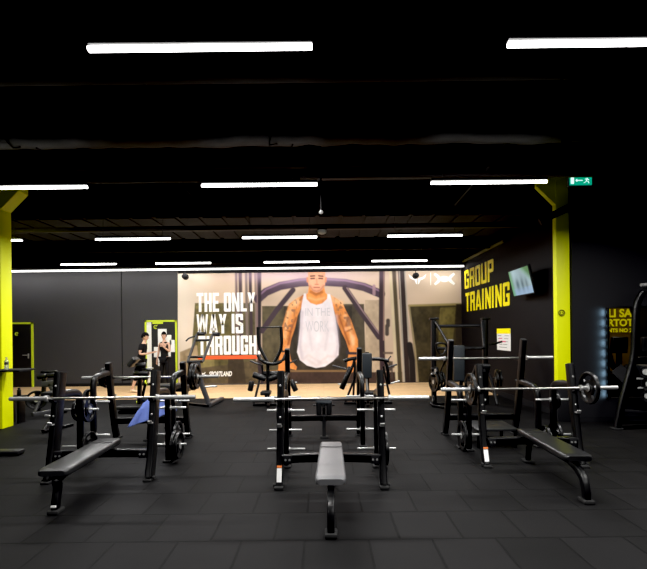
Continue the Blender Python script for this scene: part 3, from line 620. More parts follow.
# blue LED strip on the opening edge
t = thing('led_strip', 'cold blue vertical LED strip along the left edge of the opening in the right wall', 'LED strip', (OX0-.02, YW-.014, (OZ0+OZ1)/2))
MB().beam([(0, 0, -(OZ1-OZ0)/2), (0, 0, (OZ1-OZ0)/2)], .03, .03).build('channel', M['frame'], t)
for k in range(13):
    z = -(OZ1-OZ0)/2+.07+k*.13; MB().box((-.0165, .0, z), (.006, .02, .05)).build('led', M['bled'], t, False)
for k in range(9):
    l = bpy.data.lights.new('blue', 'AREA'); l.shape = 'RECTANGLE'; l.size = .02; l.size_y = .12; l.spread = math.radians(95); l.energy = .3; l.color = (.45, .76, 1)
    o = bpy.data.objects.new('blue', l); C.objects.link(o); o.location = (OX0-.05, YW-.07, OZ0+.1+k*.19); o.rotation_euler = (PI/2, 0, .62)
l = bpy.data.lights.new('alcove', 'AREA'); l.size = 1.2; l.energy = 16; l.color = (1, .9, .7); o = bpy.data.objects.new('alcove', l); C.objects.link(o); o.location = (6.6, 10.2, 3.1)

# ================================================================= WEIGHT PLATES & BARBELLS
def plate_mesh(R_, th):
    """cast plate with three grip openings, axis along x"""
    bm = bmesh.new(); NA = 48; rad = [.026, .05, .062, R_*.50, R_*.78, R_*.86, R_*.97, R_]; hw = [th*.5, th*.5, th*.28, th*.28, th*.28, th*.5, th*.5, th*.38]
    cell = {}
    for s in (-1, 1):
        for i, (r, h) in enumerate(zip(rad, hw)):
            for k in range(NA):
                a = 2*PI*k/NA; cell[s, i, k] = bm.verts.new((s*h, r*math.cos(a), r*math.sin(a)))
    inc = lambda i, k: not (i == 3 and (k % 16) in range(3, 13))
    for i in range(len(rad)-1):
        for k in range(NA):
            if not inc(i, k): continue
            k2 = (k+1) % NA
            for s in (-1, 1): bm.faces.new([cell[s, i, k], cell[s, i+1, k], cell[s, i+1, k2], cell[s, i, k2]])
            for (j, a, b) in ((i-1, (i, k), (i, k2)), (i+1, (i+1, k), (i+1, k2))):
                if j < 0 or j >= len(rad)-1 or not inc(j, k): bm.faces.new([cell[-1, *a], cell[-1, *b], cell[1, *b], cell[1, *a]])
            for (kk, e0) in (((k-1) % NA, k), (k2, k2)):
                if not inc(i, kk): bm.faces.new([cell[-1, i, e0], cell[-1, i+1, e0], cell[1, i+1, e0], cell[1, i, e0]])
    bmesh.ops.recalc_face_normals(bm, faces=bm.faces)
    me = bpy.data.meshes.new('plate_disc'); bm.to_mesh(me); bm.free(); me.materials.append(M['plate'])
    me.polygons.foreach_set('use_smooth', [True]*len(me.polygons)); me.set_sharp_from_angle(angle=math.radians(35))
    return me
_pl = {}
def weight_plate(x, y, z, R_, th, label, rz=0, group='black weight plates'):
    key = (round(R_, 3), th)
    if key not in _pl:
        hb = MB().lathe([(-th*.52, .034), (-th*.52, .048), (th*.52, .048), (th*.52, .034)], (0, 0, 0), 'x', 24)
        bm_ = hb; o = bm_.build('hub_insert', M['steel']); _pl[key] = (plate_mesh(R_, th), o.data); bpy.data.objects.remove(o)
    t = thing('weight_plate', label, 'weight plate', (x, y, z), rz, group)
    t.rotation_euler = (random.uniform(0, 2), 0, rz)
    for nm, me in zip(('plate_disc', 'hub_insert'), _pl[key]):
        c = bpy.data.objects.new(nm, me); C.objects.link(c); c.parent = t
    return t
def barbell(x, y, z, label, L=2.25, rz=0, dark=False, tilt=0, inner=.655):
    t = thing('barbell', label, 'barbell', (x, y, z), rz, 'barbells'); t.rotation_euler = (0, tilt, rz)
    a = M['darksteel'] if dark else M['chrome']; b = M['darksteel'] if dark else M['steel']
    MB().tube([(-inner, 0, 0), (inner, 0, 0)], .0145, n=12).build('shaft', a, t)
    for s in (-1, 1):
        e = MB().lathe([(s*inner, .0145), (s*(inner+.002), .037), (s*(inner+.028), .037), (s*(inner+.03), .025), (s*(L/2-.004), .025), (s*L/2, .021)], (0, 0, 0), 'x', 20)
        e.build('sleeve', b, t)
    return t

# ================================================================= BENCH PRESS STATIONS
def foot(mb, x, y, w_=.11, d_=.11): mb.box((x, y, .012), (w_, d_, .024), .006)
def press_station(name, label, loc, rz=0, top=1.27, barz=.97, lean=.27, hx=.585, pad=None, post_dy=.75, legend=-1.2, sticker=0, platform=False, horns=(.73, .23), za=1.0, rear=True, headbox=False, ud=.11, group=None, leg_lab=False):
    t = thing(name, label, 'bench press', loc, rz, group); ly = lambda z: lean*max(0, z/top)**.75
    for s in (-1, 1):
        x = s*hx
        MB().beam([(x, 0, .02)]+[(x, ly(top*q/7), top*q/7) for q in range(1, 8)], .08, ud, 0).build('upright', M['frame'], t)
        cap = MB().beam([(x, lean, top-.005), (x, lean+.003, top+.012)], .075, ud-.005); cap.build('upright_cap', M['rubber'], t)
        f = MB().box((x, -.02, .014), (.10, .17, .028), .008).box((x+s*.055, -.02, .03), (.03, .05, .03), .006); f.build('rubber_foot', M['rubber'], t)
        # bolts
        for z in (top*.88, top*.52, top*.60): MB().lathe([(-.008, .007), (-.002, .012), (.012, .012)], (x, ly(z)-ud/2-.003, z), 'y', 10).build('bolt', M['steel'], t)
        # bar hooks
        yb = ly(barz)-(ud-.17)/2
        hk = MB().beam([(x, yb-.04, barz-.035), (x, yb-.09, barz-.036), (x, yb-.145, barz-.034), (x, yb-.165, barz+.005)], .06, .018)
        hk.box((x, yb-.06, barz-.03), (.07, .03, .09), .005); hk.build('bar_hook', M['frame2'], t)
        hk = MB().beam([(x, ly(barz*.7)-.02, barz*.72-.035), (x, ly(barz*.7)-ud/2-.05, barz*.72-.034), (x, ly(barz*.7)-ud/2-.07, barz*.72)], .05, .016); hk.build('safety_hook', M['steel'] if not platform else M['frame2'], t)
        # rear storage post with bent top
        y0a = ly(za)+.03
        pts = [(x, y0a, za), (x, y0a+(post_dy-y0a)*.45, za-.01), (x, post_dy-.04, za-.04), (x, post_dy, za-.16), (x, post_dy, za-.36)]
        sp = MB().sweep(chaikin(pts, 3)+[Vector((x, post_dy, .02))], rrect(.075, .10, .03)); sp.build('storage_post', M['frame'], t)
        MB().box((x, post_dy, .014), (.12, .15, .028), .008).build('rubber_foot', M['rubber'], t)
        for z in horns:
            for q in (-1, 1):
                hn = MB().lathe([(q*.03, .032), (q*.045, .032), (q*.046, .0155), (q*.24, .0155), (q*.245, .012)], (x, post_dy, z), 'x', 14); hn.build('storage_horn', M['steel'], t)
    # lower cross member, slightly bowed forward
    MB().beam([(-hx+.03, .05, .30), (-hx*.5, .07, .31), (hx*.5, .07, .31), (hx-.03, .05, .30)], .07, .10, 1).build('cross_member', M['frame'], t)
    for s in (-1, 1):
        MB().box((s*(hx-.09), .02, .30), (.09, .012, .10), .003).build('gusset_plate', M['frame2'], t)
        for k in (0, .045): MB().lathe([(-.008, .011), (0, .011)], (s*(hx-.07-k), .012, .30), 'y', 10).build('bolt', M['steel'], t)
    # pad on its spine
    y0, y1, z0_, z1_, w0, w1, pm = pad
    th = .075; n = 5
    a = Vector((0, y0, z0_)); b = Vector((0, y1, z1_)); L = (b-a).length; dr = (b-a).normalized(); up = Vector((1, 0, 0)).cross(dr)
    bm = MB(); rings = []
    prof = lambda w_: [(x_, z_) for x_, z_ in rrect(w_, th, .026, 4)]
    st = [(0, .80), (.008, .90), (.03, .97), (.07, 1), (.5, 1), (.93, 1), (.975, .98), (.995, .92), (1, .84)]
    pts = []; 
    for f_, k in st:
        c = a+dr*L*f_; wv = (w0+(w1-w0)*f_)*k; hk_ = 1 if .01 < f_ < .99 else .72
        rings.append([bm.bm.verts.new(c+Vector((1, 0, 0))*x_+up*(z_*hk_-th/2)) for x_, z_ in prof(wv)])
    m_ = len(rings[0])
    for r0, r1 in zip(rings, rings[1:]):
        for j in range(m_): bm.bm.faces.new((r0[j], r0[(j+1) % m_], r1[(j+1) % m_], r1[j]))
    bm.bm.faces.new(rings[0][::-1]); bm.bm.faces.new(rings[-1])
    pd = bm.build('bench_pad', pm, t)
    # seam stitched across the pad
    c = a+dr*L*.80; wv = (w0+(w1-w0)*.8)*1.0
    MB().tube([c+Vector((-wv/2+.01, 0, 0))+up*.0015, c+Vector((wv/2-.01, 0, 0))+up*.0015], .004, n=6).build('seam', M['rubber'], pd)
    sa = a+dr*.10-up*(th+.035); sb_ = b-dr*.05-up*(th+.035)
    MB().beam([sa, sb_], .06, .065).build('pad_spine', M['frame'], t)
    k = a+dr*.16-up*(th+.03)
    pts = [k+Vector((0, .06, .0)), Vector((0, k.y-.08, k.z-.02)), Vector((0, legend+.05, k.z*.72)), Vector((0, legend, k.z*.3)), Vector((0, legend, .02))]
    MB().beam(pts, .066, .082, 3).build('front_leg', M['frame'], t)
    ft = MB().box((0, legend, .02), (.11, .14, .04), .012); f_ = ft.build('rubber_foot', M['rubber'], t)
    if leg_lab: MB().box((.0, legend-.04, .075), (.05, .02, .02), .003).build('white_label', M['lwhite'], t)
    if rear: MB().beam([(0, .12, z1_-.13 if z1_ < .5 else .34), (0, .14, .18), (0, .18, .02)], .06, .06, 1).build('rear_leg', M['frame'], t)
    if rear: MB().box((0, .18, .014), (.13, .13, .028), .006).build('rubber_foot', M['rubber'], t)
    if headbox:
        for q in (-1, 1): MB().box((q*.085, .02, .50), (.09, .16, .30), .03, None, 3).build('head_roller', M['pad'], t)
        MB().tube([(-.18, .06, .52), (.18, .06, .52)], .016).build('roller_axle', M['frame2'], t)
    if sticker:
        x = sticker*hx
        MB().box((x, ly(.135)-ud/2-.004, .135), (.055, .02, .15), 0, Matrix.Rotation(-.33, 3, 'X')).build('warning_label', M['lwhite'], t, False); MB().box((x, ly(.225)-ud/2-.003, .225), (.055, .02, .022), 0, Matrix.Rotation(-.33, 3, 'X')).build('orange_label', M['orange'], t, False)
    if platform:
        MB().box((.05, .62, .27), (.62, .62, .035), .008).build('spotter_platform', M['padc'], t)
        for q in (-.22, .32):
            for yy_ in (.36, .88): MB().beam([(q, yy_, .26), (q, yy_, .0)], .045, .045).build('platform_leg', M['frame'], t)
    return t

YA, YC, YD = 5.0, 5.3, 5.68
XA, XC, XD = .075, -2.68, 2.67
FR = 'flat bench presses in the front row'
press_station('bench_press', 'front centre flat bench press with pale grey pad pointing at viewer', (XA, YA, 0), -.022, pad=(-1.04, .3, .44, .44, .285, .255, M['padg']), sticker=-1, group=FR)
press_station('bench_press', 'front left flat bench press with black pad, nearest the left edge', (XC, YC, 0), .045, pad=(-1.01, .30, .44, .44, .30, .29, M['padc']), legend=-.94, group=FR, leg_lab=True, rear=False, ud=.17)
press_station('bench_press', 'front right flat bench press with dark pad and loaded bar', (XD, YD, 0), -.04, pad=(-1.10, .2, .44, .44, .30, .28, M['pad']), legend=-1.22, sticker=-1, group=FR, hx=.60)
RR = 'bench presses in the second row, turned away'
press_station('bench_press', 'second row centre bench press directly behind the pale grey pad', (.0, 7.5, 0), PI, top=1.46, barz=.60, lean=.27, pad=(-1.1, .1, .42, .62, .28, .28, M['padb']), legend=-1.2, horns=(.76, .26), group=RR, za=1.05, headbox=True)
press_station('bench_press', 'second row left bench press with blue towel over its backrest', (-2.87, 7.45, 0), PI, top=1.27, barz=1.03, lean=.27, hx=.6, pad=(-.55, .12, .36, .72, .28, .28, M['padb']), legend=-.75, group=RR, za=1.12)
press_station('bench_press', 'second row right incline bench press with spotter platform, bare bar on top', (2.6, 7.45, 0), PI, top=1.58, barz=1.285, lean=.4, hx=.575, pad=(-.5, .18, .45, 1.2, .26, .26, M['padc']), legend=-.8, post_dy=.85, platform=True, group=RR, za=.9, horns=())

def bar_y(barz, top, lean, ud=.11): return lean*(barz/top)**.75-(ud-.17)/2-.13
bA = YA+bar_y(.97, 1.27, .27); bC = YC+bar_y(.97, 1.27, .27, .17); bD = YD+bar_y(.97, 1.27, .27)
bB = 7.5-bar_y(.60, 1.46, .27); bE = 7.45-bar_y(1.03, 1.27, .27); bH = 7.45-bar_y(1.285, 1.58, .4)
barbell(XA+.01, bA, .972, 'bare steel barbell racked across the front centre bench press')
barbell(XC, bC, .972, 'bare steel barbell racked on the front left bench press')
barbell(XD+.01, bD, .972, 'steel barbell with one plate each side on the front right bench press', 2.3)
barbell(-.14, bB, .60, 'dark barbell resting low on the second row centre bench', 2.13, dark=True)
barbell(-2.85, bE, 1.032, 'steel barbell loaded with plates on the bench with the blue towel')
barbell(2.63, bH, 1.288, 'bare steel barbell on the tall second row right bench press', 2.17)
weight_plate(XD-.75, bD, .972, .21, .045, 'black plate loaded on left end of the front right barbell')
weight_plate(XD+.79, bD, .972, .21, .045, 'black plate loaded on right end of the front right barbell')
weight_plate(-2.85+.715, bE, 1.032, .225, .045, 'inner plate on right end of the barbell above the blue towel')
weight_plate(-2.85+.765, bE, 1.032, .205, .04, 'outer plate on right end of the barbell above the blue towel')
weight_plate(-2.85-.715, bE, 1.032, .17, .045, 'inner plate on left end of the barbell above the blue towel')
weight_plate(-2.85-.765, bE, 1.032, .15, .04, 'outer plate on left end of the barbell above the blue towel')
def stored(bx, by, rz, s, side, z, R_, off, label, hx=.585, dy=.75, th=.04):
    c = -1 if rz else 1; lx = s*hx+side*(.05+th/2+off); weight_plate(bx+c*lx, by+c*dy, z-.007, R_, th, label)
stored(XA, YA, 0, -1, -1, .73, .16, .0, 'small plate on upper left storage horn of the front centre bench')
stored(XA, YA, 0, -1, -1, .23, .21, .0, 'large plate low on the left storage post of the front centre bench')
stored(XA, YA, 0, 1, 1, .73, .14, .0, 'small plate on upper right storage horn of the front centre bench')
stored(XA, YA, 0, 1, 1, .23, .21, .0, 'inner of two large plates low on the right of the front centre bench')
stored(XA, YA, 0, 1, 1, .23, .21, .06, 'outer of two large plates low on the right of the front centre bench')
stored(XC, YC, 0, -1, 1, .73, .17, .0, 'plate on inner upper left storage horn of the front left bench')
stored(XC, YC, 0, -1, -1, .73, .15, .0, 'plate on outer upper left storage horn of the front left bench')
stored(XC, YC, 0, 1, 1, .23, .20, .0, 'plate low on the right storage post of the front left bench')
stored(XC, YC, 0, 1, 1, .23, .18, .05, 'outer plate low on the right storage post of the front left bench')
stored(XC, YC, 0, -1, 1, .23, .20, .0, 'plate low on inner left storage horn of the front left bench')
stored(XD, YD, 0, -1, -1, .23, .21, .0, 'large plate low on the left storage post of the front right bench', hx=.60)
stored(XD, YD, 0, 1, 1, .73, .13, .0, 'small plate on upper right storage horn of the front right bench', hx=.60)
stored(XD, YD, 0, 1, 1, .23, .19, .0, 'plate low on the right storage post of the front right bench', hx=.60)
stored(XD, YD, 0, 1, -1, .23, .13, .0, 'small plate low on inner right storage horn of the front right bench', hx=.60)
stored(-2.87, 7.45, PI, 1, 1, .73, .20, .0, 'plate on upper left storage horn of the bench with the blue towel', hx=.6)
stored(-2.87, 7.45, PI, -1, -1, .23, .20, .0, 'plate low on the right storage post of the bench with the blue towel', hx=.6)

# ---- blue towel draped over the inclined backrest (seen from behind)
def towel():
    bm = bmesh.new(); NXT, NZT = 26, 30; g = []
    # backrest in world: rises toward viewer; top end at y ~ 7.33, z .84
    for j in range(NZT+1):
        row = []; v = j/NZT
        for i in range(NXT+1):
            u = i/NXT-.5
            x = -2.70+u*(.50+.10*v)
            if v < .35:                         # part lying on the pad
                q = v/.35; y = 7.62-q*.32; z = .60+q*.145+.0
            else:                               # hanging part behind the head end
                q = (v-.35)/.65; y = 7.30-.05*math.sin(min(1, q*3)*PI/2)-.05*q; z = .745-.36*q
            z += .26*u*min(1, v*2)-.16*max(0, abs(u)-.28)*(1 if v < .5 else .3)-.03*abs(u)
            y += .018*math.sin(u*22+v*3)*v-.012*math.sin(u*41)*v
            x += .55*(v-.35)*u*(1 if u < 0 else .1) if v > .35 else 0
            row.append(bm.verts.new((x, y, z)))
        g.append(row)
    for j in range(NZT):
        for i in range(NXT): bm.faces.new((g[j][i], g[j][i+1], g[j+1][i+1], g[j+1][i]))
    me = bpy.data.meshes.new('towel'); bm.to_mesh(me); bm.free(); me.materials.append(M['towel']); me.polygons.foreach_set('use_smooth', [True]*len(me.polygons))
    o = bpy.data.objects.new('towel', me); C.objects.link(o); sd = o.modifiers.new('s', 'SOLIDIFY'); sd.thickness = .008
    tag(o, 'blue towel draped over the backrest of the second row left bench', 'towel')
towel()

# ================================================================= MACHINES AT THE BACK
class Mach:
    def __init__(s, name, label, cat, u, v, Y, group=None):
        p = wp(u, v, Y); s.o = Vector((p.x, Y, 0)); s.t = thing(name, label, cat, s.o, 0, group); s.Y = Y
    def P(s, u, v, dy=0):
        return wp(u, v, s.Y+dy)-s.o
    def pts(s, l): return [s.P(*q) for q in l]
    def fl(s, u, dy=0): q = s.P(u, 400, dy); return Vector((q.x, q.y, .03))
    def tube(s, n, l, r, m='frame', sm=2):
        l = [q if isinstance(q, Vector) else s.P(*q) for q in l]; return MB().tube(l, r, sm if len(l) > 2 else 0, 10).build(n, M[m], s.t)
    def beam(s, n, l, w=.06, h=.08, m='frame', sm=1):
        l = [q if isinstance(q, Vector) else s.P(*q) for q in l]; return MB().beam(l, w, h, sm if len(l) > 2 else 0).build(n, M[m], s.t)
    def roller(s, n, a, b, r=.055, m='pad', dy=0):
        a, b = s.P(*a), s.P(*b); d = (b-a); L = d.length; d.normalize()
        pts = [a, a+d*.006, a+d*.02, b-d*.02, b-d*.006, b]
        return MB().sweep(pts, circ(r, 16), scales=[.7, .9, 1, 1, .9, .7]).build(n, M[m], s.t)
    def padb(s, n, u0, v0, u1, v1, dy=0, th=.07, tilt=0, m='pad'):
        a, b = s.P(u0, v0, dy), s.P(u1, v1, dy); c = (a+b)/2
        return MB().box(c, (abs(b.x-a.x), th, abs(a.z-b.z)), .022, Matrix.Rotation(tilt, 3, 'X'), 3).build(n, M[m], s.t)

# J: chest press machine left of the mural man
def chest_press():
    m = Mach('chest_press_machine', 'black chest press machine with tall U shaped handles before the red underline', 'gym machine', 271, 400, 10.7)
    m.tube('handle_frame', [(258, 327), (258.5, 345), (262, 352), (268, 363)], .04); m.tube('handle_frame', [(281, 327), (282, 346), (279, 354), (274, 363)], .04)
    m.tube('crossbar', [(258, 327.5), (281, 327)], .018, 'frame2')
    m.tube('press_arm', [(258, 355, -.1), (261, 361, -.15), (272, 365, -.2), (283, 361, -.15), (286, 354, -.1)], .042)
    for a, b in (((250, 361, -.1), (262, 365, -.1)), ((285, 365, -.1), (297, 360, -.1))): m.tube('weight_horn', [a, b], .022, 'darksteel')
    m.beam('mast', [(268, 362), (268, 378), (268, 398), m.fl(268)], .08, .1)
    m.beam('mast_brace', [(262, 364, .1), (263, 376, .1)], .05, .06)
    m.roller('roller_pad', (253, 374.5), (266, 379), .075); m.roller('roller_pad', (269, 379), (282, 374.5), .075)
    m.roller('hip_pad', (263, 373.5, .1), (279, 373.5, .1), .06)
    for a, b in (((252, 381), (250, 391)), ((291, 380), (296, 391))): m.roller('forearm_pad', a, b, .065)
    for a, u in (((260, 379), 253.5), ((286, 379), 292)): m.beam('leg', [m.P(*a), m.fl(u, -.1)], .05, .06)
    for a, b in (((249, 383), (255, 385)), ((289, 384), (297, 382))): m.tube('grip', [a, b], .014, 'steel')
    m.padb('seat', 261, 391, 271, 394.5, -.25, .3); m.beam('seat_post', [m.P(266, 395, -.25), m.fl(266, -.25)], .06, .06)
    m.beam('base_frame', [m.fl(253, -.1), m.fl(292, -.1)], .07, .06); m.beam('base_frame', [m.fl(268, -.4), m.fl(268, .5)], .07, .06)
chest_press()
# K: mirrored machine right of the mural man
def pulldown():
    m = Mach('shoulder_press_machine', 'black shoulder press machine with upright back pad right of the mural man', 'gym machine', 368, 400, 10.7)
    m.padb('back_pad', 362, 353, 372, 378, -.1, .09, .12, 'padb')
    m.beam('mast', [(367, 352, .12), (367, 378, .12), m.fl(368, .2)], .09, .1)
    m.beam('mast_sleeve', [(366.5, 379), (367.5, 391)], .045, .05, 'steel')
    m.tube('shoulder_arm', [(344, 361), (350, 359), (357, 358)], .045); m.tube('shoulder_arm', [(372, 359), (380, 359), (389, 361)], .045)
    m.tube('weight_horn', [(332.5, 365.5), (346, 369)], .022, 'greyf'); m.tube('weight_horn', [(385, 368), (397, 364.5)], .022, 'greyf')
    m.roller('press_lever', (351, 367), (341.5, 389), .065, 'frame'); m.tube('press_lever', [(355, 358), (353, 366), (351, 368)], .035)
    m.tube('press_lever', [(385, 360), (388, 370), (389, 384)], .04)
    for u, v, f_ in ((357, 372, 345), (355, 362, 353), (383, 366, 391)): m.beam('leg', [m.P(u, v), m.fl(f_)], .05, .06)
    m.tube('grip', [(338, 384), (347, 385)], .015, 'steel'); m.tube('grip', [(381, 386), (390, 383.5), (399.5, 381)], .02, 'steel')
    m.tube('grip', [(386, 362), (391, 356)], .015, 'frame2')
    m.padb('seat', 360, 391, 376, 395, -.3, .35); m.beam('seat_post', [m.P(368, 395, -.3), m.fl(368, -.3)], .06, .06)
    m.beam('base_frame', [m.fl(344), m.fl(392)], .07, .06); m.beam('base_frame', [m.fl(368, -.5), m.fl(368, .4)], .07, .06)
pulldown()
# L: incline machine with twin slanted arms
def slant():
    m = Mach('leg_press_machine', 'black machine with two parallel slanted arms before the slogan THROUGH', 'gym machine', 205, 400, 10.6)
    for a, b, top in (((187.5, 363), (197, 334.5), (205, 333)), ((202.5, 362), (212.5, 335), (220, 333.5))):
        m.beam('slanted_arm', [(*a, 0), (*b, .2)], .05, .07, 'greyf'); m.roller('arm_pad', (b[0], b[1]-1, .2), (top[0], top[1]+1, .2), .05, 'pad')
    m.tube('curved_handle', [(186, 341, .1), (189, 338, .1), (196, 336, .2)], .02)
    m.tube('crossbar', [(195, 340.5, .15), (211, 340, .15)], .03); m.tube('crossbar', [(188, 357, .05), (204, 357, .05)], .03); m.tube('crossbar', [(187.5, 362, 0), (203, 361.5, 0)], .035)
    m.beam('main_frame', [(198, 362), (200, 380), (209, 404)], .10, .12, 'greyf'); m.beam('main_frame', [(190, 362, .3), m.fl(186, .3)], .06, .08)
    m.tube('weight_horn', [(203, 387), (217, 386)], .022, 'steel'); m.tube('weight_horn', [(203, 375), (216, 377)], .018, 'darksteel')
    q = m.fl(209, -.1); q2 = m.fl(222, .9); m.beam('base_foot', [q+Vector((0, 0, .02)), q2+Vector((0, 0, .02))], .11, .09, 'greyf'); m.beam('base_foot', [m.fl(186, .3), q], .07, .06)
    m.tube('adjuster_knob', [(206, 399.5), (208, 399.5)], .03, 'knob')
    m.padb('seat_pad', 176, 385, 190, 391, -.1, .3, 0, 'padc')
slant()
# M: preacher/ab bench machine in front of the person at left
def abm():
    m = Mach('abdominal_bench', 'black abdominal bench with tilted pad and rollers before the leaning person', 'gym machine', 140, 400, 10.3)
    a, b = m.P(130, 366), m.P(136.5, 358)
    MB().sweep([a, a.lerp(b, .1), a.lerp(b, .9), b], rrect(.11, .28, .03), scales=[.85, 1, 1, .85]).build('tilted_pad', M['padc'], m.t)
    m.roller('roller_pad', (134, 373), (149, 373.5), .065); m.roller('roller_pad', (136, 366), (146, 365), .065); m.roller('roller_pad', (134, 379, .1), (147, 378, .1), .05)
    m.tube('top_handle', [(135, 369), (142, 368), (152, 371)], .03, 'frame2'); m.tube('top_handle', [(146, 369), (153, 368)], .02, 'steel')
    m.beam('mast', [(141, 366), (140, 382), (139.5, 394), m.fl(139)], .08, .1); m.beam('mast_brace', [m.P(147, 378), m.fl(140, .3)], .06, .07)
    m.beam('side_arm', [m.P(131, 379), m.P(122, 380)], .04, .05); m.tube('adjuster_knob', [(145.5, 382), (146.5, 382)], .05, 'knob'); m.tube('adjuster_knob', [(137, 402), (138.5, 402)], .035, 'knob')
    m.beam('base_frame', [m.fl(130, .1), m.fl(152, .1)], .08, .07); m.padb('foot_platform', 118, 405.5, 151, 408.5, -.4, .35, 0, 'frame2')
    m.beam('platform_foot', [m.fl(121, -.4), m.fl(148, -.4)], .3, .05)
    m.padb('seat_pad', 157, 384, 179, 389, -.2, .4, 0, 'padc'); m.beam('seat_post', [m.P(168, 388, -.2), m.fl(168, -.2)], .07, .07); m.beam('base_frame', [m.fl(145, -.2), m.fl(170, -.2)], .07, .06)
abm()
# N: leg curl machine far left
def curl():
    m = Mach('leg_curl_machine', 'black leg curl machine with roller pads and plate at far left', 'gym machine', 45, 400, 9.9)
    m.roller('roller_pad', (38, 377), (47, 375.5), .06); m.roller('roller_pad', (48, 376), (60, 374), .06); m.roller('roller_pad', (41, 372, .1), (58, 371.5, .1), .03, 'frame')
    m.beam('top_beam', [(43, 384), (60, 383)], .10, .14, 'greyf'); m.beam('main_post', [m.P(44.5, 378), m.P(43.5, 396), m.fl(37)], .07, .09)
    m.beam('swing_arm', [(50, 384), (57, 397)], .09, .10, 'greyf'); m.beam('front_leg', [m.P(42, 396), m.fl(34, -.2)], .05, .06, 'greyf')
    m.beam('base_frame', [m.fl(32, -.3), m.fl(62, .3)], .11, .09, 'greyf'); m.beam('base_frame', [m.fl(36, .1), m.fl(66, .0)], .08, .06)
    m.beam('rear_leg', [m.P(57, 384), m.fl(62, .2)], .06, .08)
    p = m.P(37, 400)
    return m
mN = curl()
p = wp(36.5, 400, 9.85); weight_plate(p.x, 9.85, p.z, .21, .045, 'black plate on the leg curl machine at far left', PI/2+.5)
# small bench piece between leg curl and storage, with front curved foot
m = Mach('dumbbell_bench', 'low black bench frame standing behind the front left bench press', 'gym bench', 52, 420, 8.2)
m.beam('curved_leg', [m.P(57, 410), m.P(52, 418), m.fl(43, -.3)], .06, .07, 'frame2'); m.beam('main_post', [m.P(57, 392), m.fl(57)], .07, .08); m.tube('grip', [(45, 415.5), (52, 416.5)], .025, 'steel')
m.padb('seat_pad', 45, 391.5, 72, 396, 0, .3, 0, 'padc'); m.beam('base_frame', [m.fl(43, -.3), m.fl(72, .3)], .07, .06)

# I: tall press machine at right
def tall():
    m = Mach('chest_supported_press', 'tall black press machine with twin posts below the GROUP TRAINING letters', 'gym machine', 460, 400, 10.4)
    for u, f_ in ((433.5, 434), (485, 486)):
        m.beam('post', [m.P(u, 320), m.P(u, 360), m.fl(f_)], .11, .12); m.beam('post_cap', [(u-4, 319), (u+4.5, 318.6)], .12, .05)
    m.tube('crossbar', [(436, 326.3), (483, 325.6)], .04, 'frame2'); m.tube('crossbar', [(437, 348.5), (483, 348)], .035, 'frame2')
    m.beam('diagonal_arm', [(435.5, 322, -.1), (449, 345, -.5)], .05, .06, 'frame2'); m.beam('diagonal_arm', [(482, 321, -.1), (484, 348, -.5)], .05, .06, 'frame2')
    m.tube('ring_handle', [(436, 344, -.4), (437, 351, -.4), (442, 356, -.4), (447, 349, -.4), (446, 343.5, -.4), (439, 343, -.4), (436, 344, -.4)], .025)
    m.tube('side_handle', [(487, 344.5), (494, 344), (502, 341.5)], .025); m.tube('link_arm', [(449, 345, -.5), (445, 362, -.3), (441, 370)], .025)
    m.padb('back_pad', 453.5, 345.5, 464.5, 381, -.1, .09, .05, 'padb'); m.beam('pad_post', [m.P(461, 348, .1), m.P(461, 380, .1), m.fl(461, .1)], .08, .09)
    m.beam('curved_leg', [m.P(484, 366), m.P(491, 378), m.fl(497, -.2)], .06, .08, 'frame2')
    q = m.fl(430, -.2); m.beam('curved_base', [m.P(433, 392), m.P(434, 400, -.1), q*1.0, m.fl(448, -.6)], .06, .06)
    m.padb('seat', 452, 386, 466, 390, -.35, .35, 0, 'pad'); m.beam('seat_post', [m.P(459, 389, -.35), m.fl(459, -.35)], .06, .06)
    m.beam('base_frame', [m.fl(434), m.fl(486)], .08, .07); m.beam('base_frame', [m.fl(459, -.6), m.fl(460, .2)], .08, .07)
    m.tube('weight_horn', [(437, 369, -.1), (431, 368.5, -.1)], .025, 'darksteel'); m.tube('weight_horn', [(444, 374, -.1), (431, 374, -.1)], .025, 'steel'); m.tube('weight_horn', [(492, 378.5), (503, 378.5)], .025, 'darksteel')
tall()
for k, (u, v, r, l) in enumerate(((434, 382, .23, 'leftmost large plate on the tall press machine at right'), (437.5, 381, .22, 'second large plate on the tall press machine at right'), (441, 380, .20, 'third plate on left side of the tall press machine'),
                                 (436, 371, .10, 'small upper plate on left side of the tall press machine'), (496.5, 378.5, .21, 'inner plate on right side of the tall press machine'), (500, 378.5, .19, 'outer plate on right side of the tall press machine'))):
    p = wp(u, v, 10.25); weight_plate(p.x, 10.25, p.z, r, .045, l, .25 if k < 4 else -.2)

